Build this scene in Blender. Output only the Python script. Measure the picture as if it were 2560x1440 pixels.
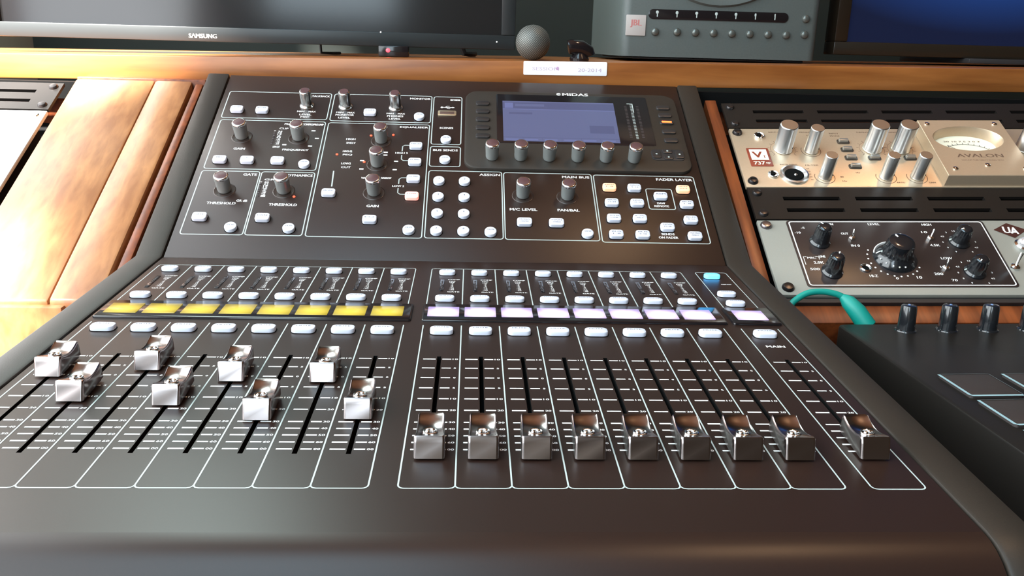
import bpy, math, random
from mathutils import Matrix, Vector, Euler
random.seed(7)
R = math.radians
MM = 0.001
S = bpy.context.scene
COL = S.collection
for o in list(bpy.data.objects):
    bpy.data.objects.remove(o)

# ------------------------------------------------------------------ camera
cam_d = bpy.data.cameras.new('camera')
cam = bpy.data.objects.new('camera', cam_d)
COL.objects.link(cam)
cam_d.sensor_width = 36.0
cam_d.lens = 2117.793 / 2560 * 36.0
cam_d.clip_start = 0.01
RT = Vector((0.9986877, -0.0437194, 0.0266732))
UP = Vector((-0.0136065, 0.2755986, 0.9611765))
FW = Vector((0.0493732, 0.9602781, -0.2746421))
cam.matrix_world = Matrix(((RT.x, UP.x, -FW.x, 0.035364), (RT.y, UP.y, -FW.y, -0.318987),
                           (RT.z, UP.z, -FW.z, 0.179031), (0, 0, 0, 1)))
S.camera = cam

# ------------------------------------------------------------------ world, daylight, exposure
W = bpy.data.worlds.new('room_world')
S.world = W
W.use_nodes = True
bg = W.node_tree.nodes['Background']
bg.inputs[0].default_value = (0.50, 0.36, 0.24, 1)
bg.inputs[1].default_value = 0.07

def area(name, loc, target, sx, sy, power, col, spread=180):
    d = bpy.data.lights.new(name, 'AREA')
    d.shape = 'RECTANGLE'; d.size = sx; d.size_y = sy; d.energy = power; d.color = col
    d.spread = R(spread)
    o = bpy.data.objects.new(name, d)
    COL.objects.link(o)
    o.location = loc
    o.rotation_euler = (Vector(target) - Vector(loc)).to_track_quat('-Z', 'Y').to_euler()
    return o
area('window_daylight', (-0.89, -0.14, 0.64), (0.0, -0.10, 0.46), 2.28, 1.20, 36, (0.88, 0.96, 1.0))
area('rear_window_daylight', (-0.62, -2.19, 0.95), (-0.45, 0.2, 0.1), 0.60, 1.4, 12, (0.74, 0.90, 1.0))
area('back_window_daylight', (-0.66, 1.59, 1.15), (-0.30, 0.0, 0.0), 0.44, 1.10, 14, (0.80, 1.0, 0.96))
area('added_overhead_light', (-0.46, -0.83, 1.89), (-0.46, -0.82, 0.0), 0.84, 2.08, 24, (0.52, 0.82, 1.0))  # added bluish light from above, for the sheen on the console's rolled front
area('ceiling_lamp_light', (0.75, 0.35, 1.75), (0.6, 0.4, 0), 0.10, 0.10, 3.5, (1.0, 0.62, 0.34))
sun_d = bpy.data.lights.new('sun', 'SUN')
sun_d.energy = 50; sun_d.angle = R(4.0); sun_d.color = (1.0, 0.95, 0.88)
sun = bpy.data.objects.new('sun', sun_d)
COL.objects.link(sun)
sun.rotation_euler = Vector((1.0, 0.95, -1.55)).to_track_quat('-Z', 'Y').to_euler()

S.view_settings.view_transform = 'Standard'
S.view_settings.look = 'None'
S.view_settings.exposure = 0.75
S.view_settings.gamma = 1.0
S.view_settings.use_curve_mapping = False

# ------------------------------------------------------------------ materials
MATS = {}
def mat(name, col=(0.5, 0.5, 0.5), rough=0.5, metal=0.0, emit=None, es=0.0, spec=0.5, coat=0.0, noise=0.0, nscale=300, bump=0.0, alpha_noise=None):
    if name in MATS: return MATS[name]
    m = bpy.data.materials.new(name); m.use_nodes = True
    nt = m.node_tree; b = nt.nodes['Principled BSDF']
    b.inputs['Base Color'].default_value = (*col, 1)
    b.inputs['Roughness'].default_value = rough
    b.inputs['Metallic'].default_value = metal
    b.inputs['Specular IOR Level'].default_value = spec
    b.inputs['Coat Weight'].default_value = coat
    if emit:
        b.inputs['Emission Color'].default_value = (*emit, 1)
        b.inputs['Emission Strength'].default_value = es
    if noise or bump:
        tc = nt.nodes.new('ShaderNodeTexCoord'); nz = nt.nodes.new('ShaderNodeTexNoise')
        nz.inputs['Scale'].default_value = nscale; nz.inputs['Detail'].default_value = 3
        nt.links.new(tc.outputs['Object'], nz.inputs['Vector'])
        if noise:
            mx = nt.nodes.new('ShaderNodeMix'); mx.data_type = 'RGBA'
            mx.inputs[6].default_value = (*[c * (1 - noise) for c in col], 1)
            mx.inputs[7].default_value = (*[min(1, c * (1 + noise)) for c in col], 1)
            nt.links.new(nz.outputs['Fac'], mx.inputs[0]); nt.links.new(mx.outputs[2], b.inputs['Base Color'])
        if bump:
            bp = nt.nodes.new('ShaderNodeBump'); bp.inputs['Strength'].default_value = bump
            bp.inputs['Distance'].default_value = 0.0004
            nt.links.new(nz.outputs['Fac'], bp.inputs['Height']); nt.links.new(bp.outputs['Normal'], b.inputs['Normal'])
    MATS[name] = m
    return m

def wood(name, dark, light, along=0, rough=0.35, scale=14.0):
    m = bpy.data.materials.new(name); m.use_nodes = True
    nt = m.node_tree; b = nt.nodes['Principled BSDF']
    tc = nt.nodes.new('ShaderNodeTexCoord'); mp = nt.nodes.new('ShaderNodeMapping')
    sc = [scale * 6] * 3; sc[along] = scale * 0.55
    sc[0 if along else 1] = scale * (11 if name.startswith('oiled') else 6)
    mp.inputs['Scale'].default_value = sc
    nz = nt.nodes.new('ShaderNodeTexNoise'); nz.inputs['Scale'].default_value = 1.6; nz.inputs['Detail'].default_value = 8; nz.inputs['Distortion'].default_value = 0.25
    n2 = nt.nodes.new('ShaderNodeTexNoise'); n2.inputs['Scale'].default_value = 9; n2.inputs['Detail'].default_value = 2
    cr = nt.nodes.new('ShaderNodeValToRGB')
    cr.color_ramp.elements[0].position = 0.36; cr.color_ramp.elements[0].color = (*dark, 1)
    cr.color_ramp.elements[1].position = 0.64; cr.color_ramp.elements[1].color = (*light, 1)
    ad = nt.nodes.new('ShaderNodeMath'); ad.operation = 'MULTIPLY_ADD'; ad.inputs[1].default_value = 0.22
    nt.links.new(tc.outputs['Object'], mp.inputs['Vector']); nt.links.new(mp.outputs[0], nz.inputs['Vector'])
    nt.links.new(tc.outputs['Object'], n2.inputs['Vector'])
    sb = nt.nodes.new('ShaderNodeMath'); sb.operation = 'SUBTRACT'; sb.inputs[1].default_value = 0.11
    nt.links.new(n2.outputs['Fac'], ad.inputs[0]); nt.links.new(nz.outputs['Fac'], ad.inputs[2])
    nt.links.new(ad.outputs[0], sb.inputs[0]); nt.links.new(sb.outputs[0], cr.inputs[0])
    nt.links.new(cr.outputs[0], b.inputs['Base Color'])
    b.inputs['Roughness'].default_value = rough
    MATS[name] = m
    return m

PANEL = mat('panel_black', (0.019, 0.0090, 0.0065), 0.36, spec=0.36, noise=0.15, nscale=900)
CHEEK = mat('cheek_charcoal', (0.023, 0.0175, 0.013), 0.48, spec=0.38, noise=0.2, nscale=1200, bump=0.12)
GLOSSBLK = mat('gloss_black', (0.010, 0.008, 0.009), 0.12)
SOFTBLK = mat('soft_black', (0.018, 0.017, 0.018), 0.5)
SLOT = mat('slot_black', (0.003, 0.003, 0.003), 0.9, spec=0.1)
PRINT = mat('print_grey', (0.44, 0.50, 0.48), 0.55)
PRINTW = mat('print_white', (0.85, 0.85, 0.83), 0.5)
BTN = mat('button_white', (0.66, 0.68, 0.78), 0.38)
INK = mat('button_ink', (0.09, 0.09, 0.12), 0.6)
LITO = mat('button_lit_orange', (0.9, 0.5, 0.3), 0.4, emit=(1.0, 0.42, 0.22), es=0.55)
LITR = mat('button_lit_red', (0.9, 0.5, 0.45), 0.4, emit=(1.0, 0.25, 0.18), es=0.6)
LITB = mat('button_lit_blue', (0.15, 0.5, 0.9), 0.4, emit=(0.05, 0.45, 1.0), es=2.2)
LED_R = mat('led_red', (0.6, 0.05, 0.03), 0.3, emit=(1.0, 0.08, 0.03), es=1.6)
LED_O = mat('led_orange', (0.8, 0.2, 0.05), 0.3, emit=(1.0, 0.07, 0.012), es=2.6)
LED_OFF = mat('led_off', (0.06, 0.05, 0.05), 0.25)
DARKRUB = mat('rubber_button', (0.022, 0.020, 0.020), 0.35)
CHROME = mat('chrome', (0.78, 0.77, 0.76), 0.14, 1.0)
CAPMET = mat('fader_cap_metal', (0.40, 0.35, 0.345), 0.20, 1.0)
KNOBMET = mat('knob_metal', (0.42, 0.45, 0.44), 0.36, 0.6)
KNOBTOP = mat('knob_top', (0.085, 0.040, 0.042), 0.35)
ALU = mat('knob_aluminium', (0.80, 0.80, 0.79), 0.30, 1.0)
COPPER = mat('recess_copper', (0.045, 0.032, 0.028), 0.25, 0.4)
BRUSHED = mat('faceplate_silver', (0.58, 0.445, 0.31), 0.40, 0.6, noise=0.05, nscale=600)
PAINTG = mat('faceplate_grey', (0.27, 0.265, 0.23), 0.45, 0.1, noise=0.04, nscale=900)
VENT = mat('vent_black', (0.011, 0.009, 0.008), 0.42, spec=0.22, noise=0.1, nscale=800)
MAROON = mat('badge_maroon', (0.22, 0.035, 0.015), 0.5)
CREAM = mat('meter_cream', (0.85, 0.83, 0.66), 0.5)
SCREW = mat('screw_black', (0.05, 0.045, 0.045), 0.28, 0.8)
BRASS = mat('usb_gold', (0.75, 0.62, 0.42), 0.3, 0.8)
KNOBBLK = mat('knob_black', (0.010, 0.011, 0.013), 0.16, coat=0.5)
INKR = mat('ink_brown', (0.14, 0.08, 0.05), 0.6)
RUBTEAL = mat('cable_green', (0.0, 0.25, 0.20), 0.5)
PLAST = mat('controller_black', (0.011, 0.009, 0.0075), 0.42, spec=0.25, noise=0.2, nscale=700)
PADLN = mat('pad_outline', (0.28, 0.42, 0.45), 0.5)
SPKG = mat('speaker_grey', (0.070, 0.082, 0.078), 0.5, noise=0.15, nscale=500)
PAPER = mat('paper_white', (0.95, 0.94, 0.97), 0.6)
WALLM = mat('wall_paint', (0.013, 0.018, 0.014), 0.8, noise=0.1, nscale=6)
WALLW = mat('wall_plaster', (0.30, 0.25, 0.20), 0.8, noise=0.05, nscale=6)
TVB = mat('bezel_gloss', (0.018, 0.021, 0.022), 0.34, spec=0.35)
SCRN = mat('screen_off', (0.006, 0.006, 0.007), 0.12)
MIC = mat('mic_grille', (0.22, 0.22, 0.205), 0.55, 0.4)
GREYP = mat('badge_grey', (0.42, 0.38, 0.36), 0.5)
PINK = mat('badge_red', (0.45, 0.16, 0.15), 0.5)
WOOD_L = wood('oiled_wood_boards', (0.29, 0.115, 0.044), (0.45, 0.20, 0.078), along=1, scale=6)
WOOD_S = wood('shelf_wood', (0.20, 0.062, 0.014), (0.34, 0.12, 0.030), along=0, scale=8, rough=0.3)
WOOD_R = wood('red_wood', (0.11, 0.024, 0.006), (0.24, 0.058, 0.014), along=1, rough=0.4)
WOOD_C = wood('ceiling_wood', (0.28, 0.115, 0.045), (0.40, 0.18, 0.070), along=0, rough=0.7, scale=2)

def lcd_mat(name, c0, c1, s0, s1):
    m = bpy.data.materials.new(name); m.use_nodes = True
    nt = m.node_tree; b = nt.nodes['Principled BSDF']
    b.inputs['Base Color'].default_value = (0.02, 0.02, 0.02, 1); b.inputs['Roughness'].default_value = 0.2
    tc = nt.nodes.new('ShaderNodeTexCoord'); sp = nt.nodes.new('ShaderNodeSeparateXYZ')
    nt.links.new(tc.outputs['Generated'], sp.inputs[0])
    # soft brighter middle of the backlight
    def peak(out, p):
        a = nt.nodes.new('ShaderNodeMath'); a.operation = 'SUBTRACT'; a.inputs[1].default_value = p
        nt.links.new(out, a.inputs[0])
        q = nt.nodes.new('ShaderNodeMath'); q.operation = 'POWER'; q.inputs[1].default_value = 2
        ab = nt.nodes.new('ShaderNodeMath'); ab.operation = 'ABSOLUTE'
        nt.links.new(a.outputs[0], ab.inputs[0]); nt.links.new(ab.outputs[0], q.inputs[0]); return q.outputs[0]
    s = nt.nodes.new('ShaderNodeMath'); s.operation = 'ADD'
    nt.links.new(peak(sp.outputs[0], 0.5), s.inputs[0]); nt.links.new(peak(sp.outputs[1], 0.35), s.inputs[1])
    mr = nt.nodes.new('ShaderNodeMapRange'); mr.inputs[1].default_value = 0; mr.inputs[2].default_value = 0.42
    mr.inputs[3].default_value = 1; mr.inputs[4].default_value = 0
    nt.links.new(s.outputs[0], mr.inputs[0])
    mx = nt.nodes.new('ShaderNodeMix'); mx.data_type = 'RGBA'
    mx.inputs[6].default_value = (*c0, 1); mx.inputs[7].default_value = (*c1, 1)
    nt.links.new(mr.outputs[0], mx.inputs[0]); nt.links.new(mx.outputs[2], b.inputs['Emission Color'])
    m2 = nt.nodes.new('ShaderNodeMapRange'); m2.inputs[3].default_value = s0; m2.inputs[4].default_value = s1
    nt.links.new(mr.outputs[0], m2.inputs[0]); nt.links.new(m2.outputs[0], b.inputs['Emission Strength'])
    MATS[name] = m
    return m
LCDY = lcd_mat('strip_lcd_yellow', (0.50, 0.36, 0.012), (0.85, 0.68, 0.05), 0.50, 0.80)
LCDW = lcd_mat('strip_lcd_white', (0.55, 0.42, 0.85), (1.0, 0.86, 1.0), 0.60, 0.95)
LCDM = mat('main_lcd', (0.02, 0.02, 0.03), 0.2, emit=(0.155, 0.185, 0.37), es=0.42)
LCDM2 = mat('main_lcd_bar', (0.02, 0.02, 0.03), 0.2, emit=(0.11, 0.13, 0.28), es=0.42)
LCDM3 = mat('main_lcd_light', (0.02, 0.02, 0.03), 0.2, emit=(0.20, 0.24, 0.52), es=0.42)

# ------------------------------------------------------------------ mesh builder (millimetres)
_txt = {}
def text_mesh(s, bold=True):
    if s in _txt: return _txt[s]
    c = bpy.data.curves.new('t', 'FONT'); c.body = s; c.size = 1.0; c.resolution_u = 2
    c.offset = 0.0
    o = bpy.data.objects.new('t', c); COL.objects.link(o)
    bpy.context.view_layer.update()
    dg = bpy.context.evaluated_depsgraph_get()
    me = bpy.data.meshes.new_from_object(o.evaluated_get(dg))
    v = [tuple(x.co) for x in me.vertices]; f = [tuple(p.vertices) for p in me.polygons]
    bpy.data.meshes.remove(me); bpy.data.objects.remove(o); bpy.data.curves.remove(c)
    if not v: v = [(0, 0, 0)]
    xs = [p[0] for p in v]; ys = [p[1] for p in v]
    _txt[s] = (v, f, min(xs), max(xs), min(ys), max(ys))
    return _txt[s]

class MB:
    def __init__(self): self.v = []; self.f = []; self.m = []; self.mats = []
    def mi(self, m):
        if m not in self.mats: self.mats.append(m)
        return self.mats.index(m)
    def add(self, vs, fs, m):
        b = len(self.v); i = self.mi(m)
        self.v += [tuple(p) for p in vs]
        for f in fs: self.f.append(tuple(b + k for k in f)); self.m.append(i)
        return self
    def box(self, x0, x1, y0, y1, z0, z1, m):
        vs = [(x, y, z) for z in (z0, z1) for y in (y0, y1) for x in (x0, x1)]
        return self.add(vs, [(0, 2, 3, 1), (4, 5, 7, 6), (0, 1, 5, 4), (1, 3, 7, 5), (3, 2, 6, 7), (2, 0, 4, 6)], m)
    def rr(self, cx, cy, w, h, r, n=5):
        r = min(r, w / 2 - 1e-4, h / 2 - 1e-4); pts = []
        for k, (sx, sy) in enumerate(((1, 1), (-1, 1), (-1, -1), (1, -1))):
            for i in range(n + 1):
                a = R(90 * k + 90 * i / n)
                pts.append((cx + sx * (w / 2 - r) + r * math.cos(a), cy + sy * (h / 2 - r) + r * math.sin(a)))
        return pts
    def rings(self, rings, m, cap0=True, cap1=True, closed=True):
        n = len(rings[0]); vs = [p for r_ in rings for p in r_]; fs = []
        for k in range(len(rings) - 1):
            for i in range(n if closed else n - 1):
                j = (i + 1) % n
                fs.append((k * n + i, k * n + j, (k + 1) * n + j, (k + 1) * n + i))
        if cap0: fs.append(tuple(reversed(range(n))))
        if cap1: fs.append(tuple(range((len(rings) - 1) * n, len(rings) * n)))
        return self.add(vs, fs, m)
    def rbox(self, cx, cy, w, h, r, z0, z1, m, ch=0.5, n=5, dome=0.0):
        A = [(x, y, z0) for x, y in self.rr(cx, cy, w, h, r, n)]
        B = [(x, y, z1 - ch) for x, y in self.rr(cx, cy, w, h, r, n)]
        C1 = [(x, y, z1 - ch * 0.3) for x, y in self.rr(cx, cy, w - ch * 0.6, h - ch * 0.6, max(r - ch * 0.3, 0.05), n)]
        D = [(x, y, z1) for x, y in self.rr(cx, cy, w - 2 * ch, h - 2 * ch, max(r - ch, 0.05), n)]
        rs = [A, B, C1, D]
        if dome: rs.append([(x, y, z1 + dome) for x, y in self.rr(cx, cy, w - 2 * ch - 3, h - 2 * ch - 2.4, max(r - ch - 1, 0.05), n)])
        return self.rings(rs, m)
    def lathe(self, cx, cy, prof, m, seg=28, flute=0.0, nf=0, cap0=True, cap1=True):
        rs = []
        for r, z, *fl in prof:
            ring = []
            for i in range(seg):
                a = 2 * math.pi * i / seg
                rr_ = r + (flute * (1 if i % 2 else -1) if (fl and fl[0]) else 0)
                ring.append((cx + rr_ * math.cos(a), cy + rr_ * math.sin(a), z))
            rs.append(ring)
        return self.rings(rs, m, cap0, cap1)
    def line(self, x0, y0, x1, y1, w, z, m, t=0.05):
        dx, dy = x1 - x0, y1 - y0; L = math.hypot(dx, dy) or 1; nx, ny = -dy / L * w / 2, dx / L * w / 2
        a = [(x0 + nx, y0 + ny), (x0 - nx, y0 - ny), (x1 - nx, y1 - ny), (x1 + nx, y1 + ny)]
        return self.rings([[(*p, z - t) for p in a], [(*p, z) for p in a]], m, cap0=False)
    def path(self, pts, w, z, m, closed=False):
        n = len(pts); L = []; Rr = []
        for i, (x, y) in enumerate(pts):
            if closed: a = pts[i - 1]; b = pts[(i + 1) % n]
            else: a = pts[max(i - 1, 0)]; b = pts[min(i + 1, n - 1)]
            dx, dy = b[0] - a[0], b[1] - a[1]; d = math.hypot(dx, dy) or 1
            L.append((x - dy / d * w / 2, y + dx / d * w / 2, z)); Rr.append((x + dy / d * w / 2, y - dx / d * w / 2, z))
        fs = [(i, n + i, n + (i + 1) % n, (i + 1) % n) for i in range(n if closed else n - 1)]
        fs = [tuple(reversed(f)) for f in fs]
        fs = [tuple(reversed(f)) for f in fs]
        return self.add(L + Rr, fs, m)
    def outline(self, x0, x1, y0, y1, r, w, z, m):
        return self.path(self.rr((x0 + x1) / 2, (y0 + y1) / 2, x1 - x0, y1 - y0, r), w, z, m, True)
    def ext(self, prof, x0, x1, m):      # polygon in (y,z), extruded along x
        A = [(x0, y, z) for y, z in prof]; B = [(x1, y, z) for y, z in prof]
        return self.rings([A, B], m)
    def text(self, s, cx, cy, h, z, m, w=None, al='c', rot=0):
        v, f, a, b, c, d = text_mesh(s)
        sy = h / max(d - c, 1e-3); sx = sy if w is None else w / max(b - a, 1e-3)
        ox = {'c': (a + b) / 2, 'l': a, 'r': b}[al]; cr, sr = math.cos(rot), math.sin(rot)
        P = []
        for x, y, _ in v:
            X, Y = (x - ox) * sx, (y - (c + d) / 2) * sy
            P.append((cx + X * cr - Y * sr, cy + X * sr + Y * cr, z))
        q = h * 0.045
        self.add([(x - q, y, zz) for x, y, zz in P], f, m)
        return self.add([(x + q, y, zz + 0.008) for x, y, zz in P], f, m)
    def tube(self, pts, r, m, seg=12):
        pts = [Vector(p) for p in pts]; rs = []
        up = Vector((0, 0, 1))
        for i, p in enumerate(pts):
            t = (pts[min(i + 1, len(pts) - 1)] - pts[max(i - 1, 0)]).normalized()
            u = t.cross(up); u = u.normalized() if u.length > 1e-3 else Vector((1, 0, 0)); w = u.cross(t)
            rad = r[i] if isinstance(r, (list, tuple)) else r
            rs.append([tuple(p + rad * (math.cos(a) * u + math.sin(a) * w)) for a in [2 * math.pi * k / seg for k in range(seg)]])
        return self.rings(rs, m)
    def sphere(self, c, r, m, seg=24, nr=14, sq=(1, 1, 1)):
        pr = []
        for k in range(nr + 1):
            a = -math.pi / 2 + math.pi * k / nr; q = max(math.cos(a), 0.02)
            pr.append([(c[0] + r * sq[0] * q * math.cos(2 * math.pi * i / seg), c[1] + r * sq[1] * q * math.sin(2 * math.pi * i / seg), c[2] + r * sq[2] * math.sin(a)) for i in range(seg)])
        return self.rings(pr, m)
    def mesh(self, name, bevel=0.0, origin=(0, 0, 0), ang=35, seg=2):
        me = bpy.data.meshes.new(name)
        me.from_pydata([((x - origin[0]) * MM, (y - origin[1]) * MM, (z - origin[2]) * MM) for x, y, z in self.v], [], self.f)
        for m in self.mats: me.materials.append(m)
        me.polygons.foreach_set('material_index', self.m)
        me.polygons.foreach_set('use_smooth', [True] * len(me.polygons))
        me.update()
        if bevel:
            o = bpy.data.objects.new('t', me); COL.objects.link(o)
            b = o.modifiers.new('b', 'BEVEL'); b.width = bevel * MM; b.segments = seg; b.limit_method = 'ANGLE'; b.angle_limit = R(30)
            b.harden_normals = False
            bpy.context.view_layer.update(); dg = bpy.context.evaluated_depsgraph_get()
            m2 = bpy.data.meshes.new_from_object(o.evaluated_get(dg))
            bpy.data.objects.remove(o); bpy.data.meshes.remove(me); me = m2; me.name = name
        try: me.set_sharp_from_angle(angle=R(ang))
        except Exception: pass
        return me
    def bb(self):
        xs, ys, zs = zip(*self.v)
        return ((min(xs) + max(xs)) / 2, (min(ys) + max(ys)) / 2, min(zs))

ORG = {}      # object name -> its origin in its frame, millimetres
class Thing:
    """an Empty at the thing's base; parts are placed in the thing's own frame (mm)"""
    def __init__(self, name, label, cat, frame=Matrix.Identity(4), base=(0, 0, 0), group=None):
        o = bpy.data.objects.new(name, None); COL.objects.link(o)
        o.empty_display_size = 0.02
        o.matrix_world = frame @ Matrix.Translation(Vector(base) * MM)
        o['label'] = label; o['category'] = cat
        if group: o['group'] = group
        self.o = o; ORG[o.name] = Vector(base)
    def put(self, name, me, c, parent=None, rot=None, label=None, kind=None):
        o = bpy.data.objects.new(name, me); COL.objects.link(o)
        p = parent or self.o
        o.parent = p
        o.location = (Vector(c) - ORG[p.name]) * MM if not (parent and rot == 'local') else Vector(c) * MM
        if rot and rot != 'local': o.rotation_euler = rot
        if label: o['label'] = label
        if kind: o['kind'] = kind
        ORG[o.name] = Vector(c)
        return o
    def part(self, name, mb, parent=None, bevel=0.0, rot=None, c=None, **k):
        c = c if c is not None else mb.bb()
        return self.put(name, mb.mesh(name, bevel, c), c, parent, rot, **k)

def single(name, mb, label, cat, bevel=0.0, group=None, frame=None):
    c = mb.bb(); me = mb.mesh(name, bevel, c)
    o = bpy.data.objects.new(name, me); COL.objects.link(o)
    M = Matrix.Translation(Vector(c) * MM)
    o.matrix_world = (frame @ M) if frame else M
    o['label'] = label; o['category'] = cat
    if group: o['group'] = group
    return o
def struct(name, mb, bevel=0.0):
    c = mb.bb(); o = bpy.data.objects.new(name, mb.mesh(name, bevel, c)); COL.objects.link(o)
    o.location = Vector(c) * MM; o['kind'] = 'structure'
    return o

# ================================================================== ROOM
DESK = -66.0
wl = MB()      # unseen left wall, two window openings shaped to place the sun patch
X0, X1 = -1000, -900
for y0, y1, z0, z1 in ((-2300, 1600, -800, 20), (-2300, -1300, 20, 1900), (1020, 1600, 20, 1900), (-100, 1020, 1300, 1900), (-160, -100, 20, 1900), (-1300, -160, 1060, 1900)):
    wl.box(X0, X1, y0, y1, z0, z1, WALLW)
struct('wall_left', wl)
wr = MB()
for x0, x1, z0, z1 in ((-900, 400, -800, 200), (-280, 400, 200, 1900), (-900, -280, 1700, 1900)):
    wr.box(x0, x1, -2300, -2200, z0, z1, WALLW)
struct('wall_rear', wr)
fr = mat('window_frame_white', (0.7, 0.7, 0.68), 0.4)
w = MB()
for a, b, c, d in ((-1300, -160, 20, 1060), (-100, 1020, 20, 1300)):
    w.box(X0 + 60, X1 - 20, a, a + 15, c, d, fr).box(X0 + 60, X1 - 20, b - 15, b, c, d, fr)
    w.box(X0 + 60, X1 - 20, a + 15, b - 15, c, c + 15, fr).box(X0 + 60, X1 - 20, a + 15, b - 15, d - 15, d, fr)
struct('window_1', w)
w = MB(); a, b, c, d = -900, -280, 200, 1700
w.box(a, a + 30, -2280, -2230, c, d, fr).box(b - 30, b, -2280, -2230, c, d, fr)
w.box(a + 30, b - 30, -2280, -2230, c, c + 30, fr).box(a + 30, b - 30, -2280, -2230, d - 30, d, fr)
struct('window_2', w)
wb = MB()
for x0, x1, z0, z1 in ((-1000, 2000, -800, 580), (-1000, -890, 580, 1900), (-430, 2000, 580, 1900), (-890, -430, 1720, 1900)):
    wb.box(x0, x1, 1600, 1700, z0, z1, WALLM)
struct('wall_back', wb)
w = MB(); a, b, c, d = -890, -430, 580, 1720
w.box(a, a + 25, 1640, 1680, c, d, fr).box(b - 25, b, 1640, 1680, c, d, fr)
w.box(a + 25, b - 25, 1640, 1680, c, c + 25, fr).box(a + 25, b - 25, 1640, 1680, d - 25, d, fr)
struct('window_3', w)
struct('ceiling', MB().box(-1000, 2000, -2300, 1700, 1900, 1960, WOOD_C))
w = MB(); a, b, c, d = -890, -30, -1890, 230      # made-up rim round the added overhead light
w.box(a, a + 20, c, d, 1880, 1900, fr).box(b - 20, b, c, d, 1880, 1900, fr)
w.box(a + 20, b - 20, c, c + 20, 1880, 1900, fr).box(a + 20, b - 20, d - 20, d, 1880, 1900, fr)
struct('trim_1', w)

# ================================================================== DESK (worktop, sloped boards, shelf)
desk = Thing('studio_desk', 'orange wooden studio desk with sloped side boards and a raised shelf across the back', 'desk', base=(0, 300, DESK - 30))
desk.part('worktop', MB().box(-885, 1000, -330, 1000, DESK - 30, DESK, WOOD_R), bevel=2)
desk.part('shelf_board', MB().box(-885, 1000, 566, 1000, 139.8, 163.7, WOOD_S), c=(0, 566, 139.8), bevel=1.2)
shelf_top = 163.7
# shelf follows a hair of roll seen along its length
bpy.data.objects['shelf_board'].rotation_euler = (0, R(-0.62), 0)
def slope_z(y): return 100 + (y - 480) * math.tan(R(30))
def board(x0, x1, ya, yb, lift=0.0, m=WOOD_L, th=18):
    z0, z1 = slope_z(ya) + lift, slope_z(yb) + lift
    prof = [(ya, z0), (yb, z1), (yb, z1 - th - 4), (ya, z0 - th)]
    return MB().ext(prof, x0, x1, m)
desk.part('sloped_board', board(-349, -274.2, 290, 545), bevel=1.8)
desk.part('sloped_board', board(-273.8, -238, 290, 545, 0.6), bevel=2.5)
desk.part('sloped_board', board(-235.5, -228, 300, 545, -2.5, WOOD_R), bevel=1.0, label='narrow reddish board beside the console')
desk.part('front_board', MB().box(-885, -262, 284, 302, DESK, -13, WOOD_L), bevel=1.0)
desk.part('rail', board(-885, -349, 290, 318, -1.0), bevel=1)
desk.part('back_rail', MB().box(-885, 1000, 556, 565, DESK, 130, WOOD_R))
desk.part('top_rail', MB().box(-349, -226, 546, 566, 116, 139, WOOD_R), bevel=1)
desk.part('rack_shade_strip', MB().box(263, 1000, 549, 566, 120, 139.5, SLOT))  # black strip standing in for the shadow between vent panel and shelf
desk.part('rack_shade_strip', MB().box(-885, -350, 547, 566, 118, 134, SLOT))  # the same shade under the shelf, made as a black strip over the left rack

# ================================================================== MIXING CONSOLE
T = R(2.5)
CON = Matrix.Rotation(T, 4, 'X')
con = Thing('mixing_console', 'black digital mixing console with white buttons and seventeen faders in the middle of the desk', 'mixing console', CON, (19, 250, -76))
A28 = R(28); CA, SA = math.cos(A28), math.sin(A28)
PX0, PX1 = -202.5, 240.0
def upc(x, s, h=0): return (x, 330 + s * CA - h * SA, s * SA + h * CA)
UR = (A28, 0, 0)
def up_part(name, mb, parent=None, c=None, bevel=0, **k):
    """mb is in (x, s, h); the object is placed on the tilted control panel"""
    c = c if c is not None else mb.bb()
    me = mb.mesh(name, bevel, c)
    if parent is None:
        o = con.put(name, me, upc(*c), None, UR, **k)
        ORG[o.name] = Vector(c)          # local frame of children is the tilted one
        return o
    return con.put(name, me, c, parent, None, **k)
def up_inst(name, me, x, s, h=0, parent=None, **k):
    if parent is None:
        o = con.put(name, me, upc(x, s, h), None, UR, **k); ORG[o.name] = Vector((x, s, h)); return o
    return con.put(name, me, (x, s, h), parent, None, **k)

# body
def bot(y): return (-66 - y * math.sin(T)) / math.cos(T) + 3
body = [(-54, -6 - 26), (-54, bot(-54)), (546, bot(546)), (546, 106), (330, -12), (-30, -12)]
con.part('chassis', MB().ext(body, PX0 + 2, PX1 - 2, SOFTBLK))
for y in (-30, 520):
    for x in (-190, 228):
        con.part('rubber_foot', MB().lathe(x, y, [(9, bot(y) - 3.4), (10, bot(y))], SOFTBLK, 20))
arc = [(-31 - 29 * math.sin(R(a)), -29 + 29 * math.cos(R(a))) for a in range(0, 91, 10)]
def cheek_prof(l):
    p = [(-31 - (29 + l) * math.sin(R(a)), -29 + (29 + l) * math.cos(R(a))) for a in range(0, 91, 15)]
    return p + [(-60 - l, bot(-60)), (549, bot(549)), (553, 100), (330 + 257 * CA + 2, 257 * SA - 6), (330 + 257 * CA - 1.5 * SA, 257 * SA + 1.5 * CA), (330, l)]
con.part('side_cheek', MB().ext(cheek_prof(1.2), -224, -203.3, CHEEK), bevel=2.0)
con.part('side_cheek', MB().ext(cheek_prof(1.2), 240.8, 261, CHEEK), bevel=2.0)

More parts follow.
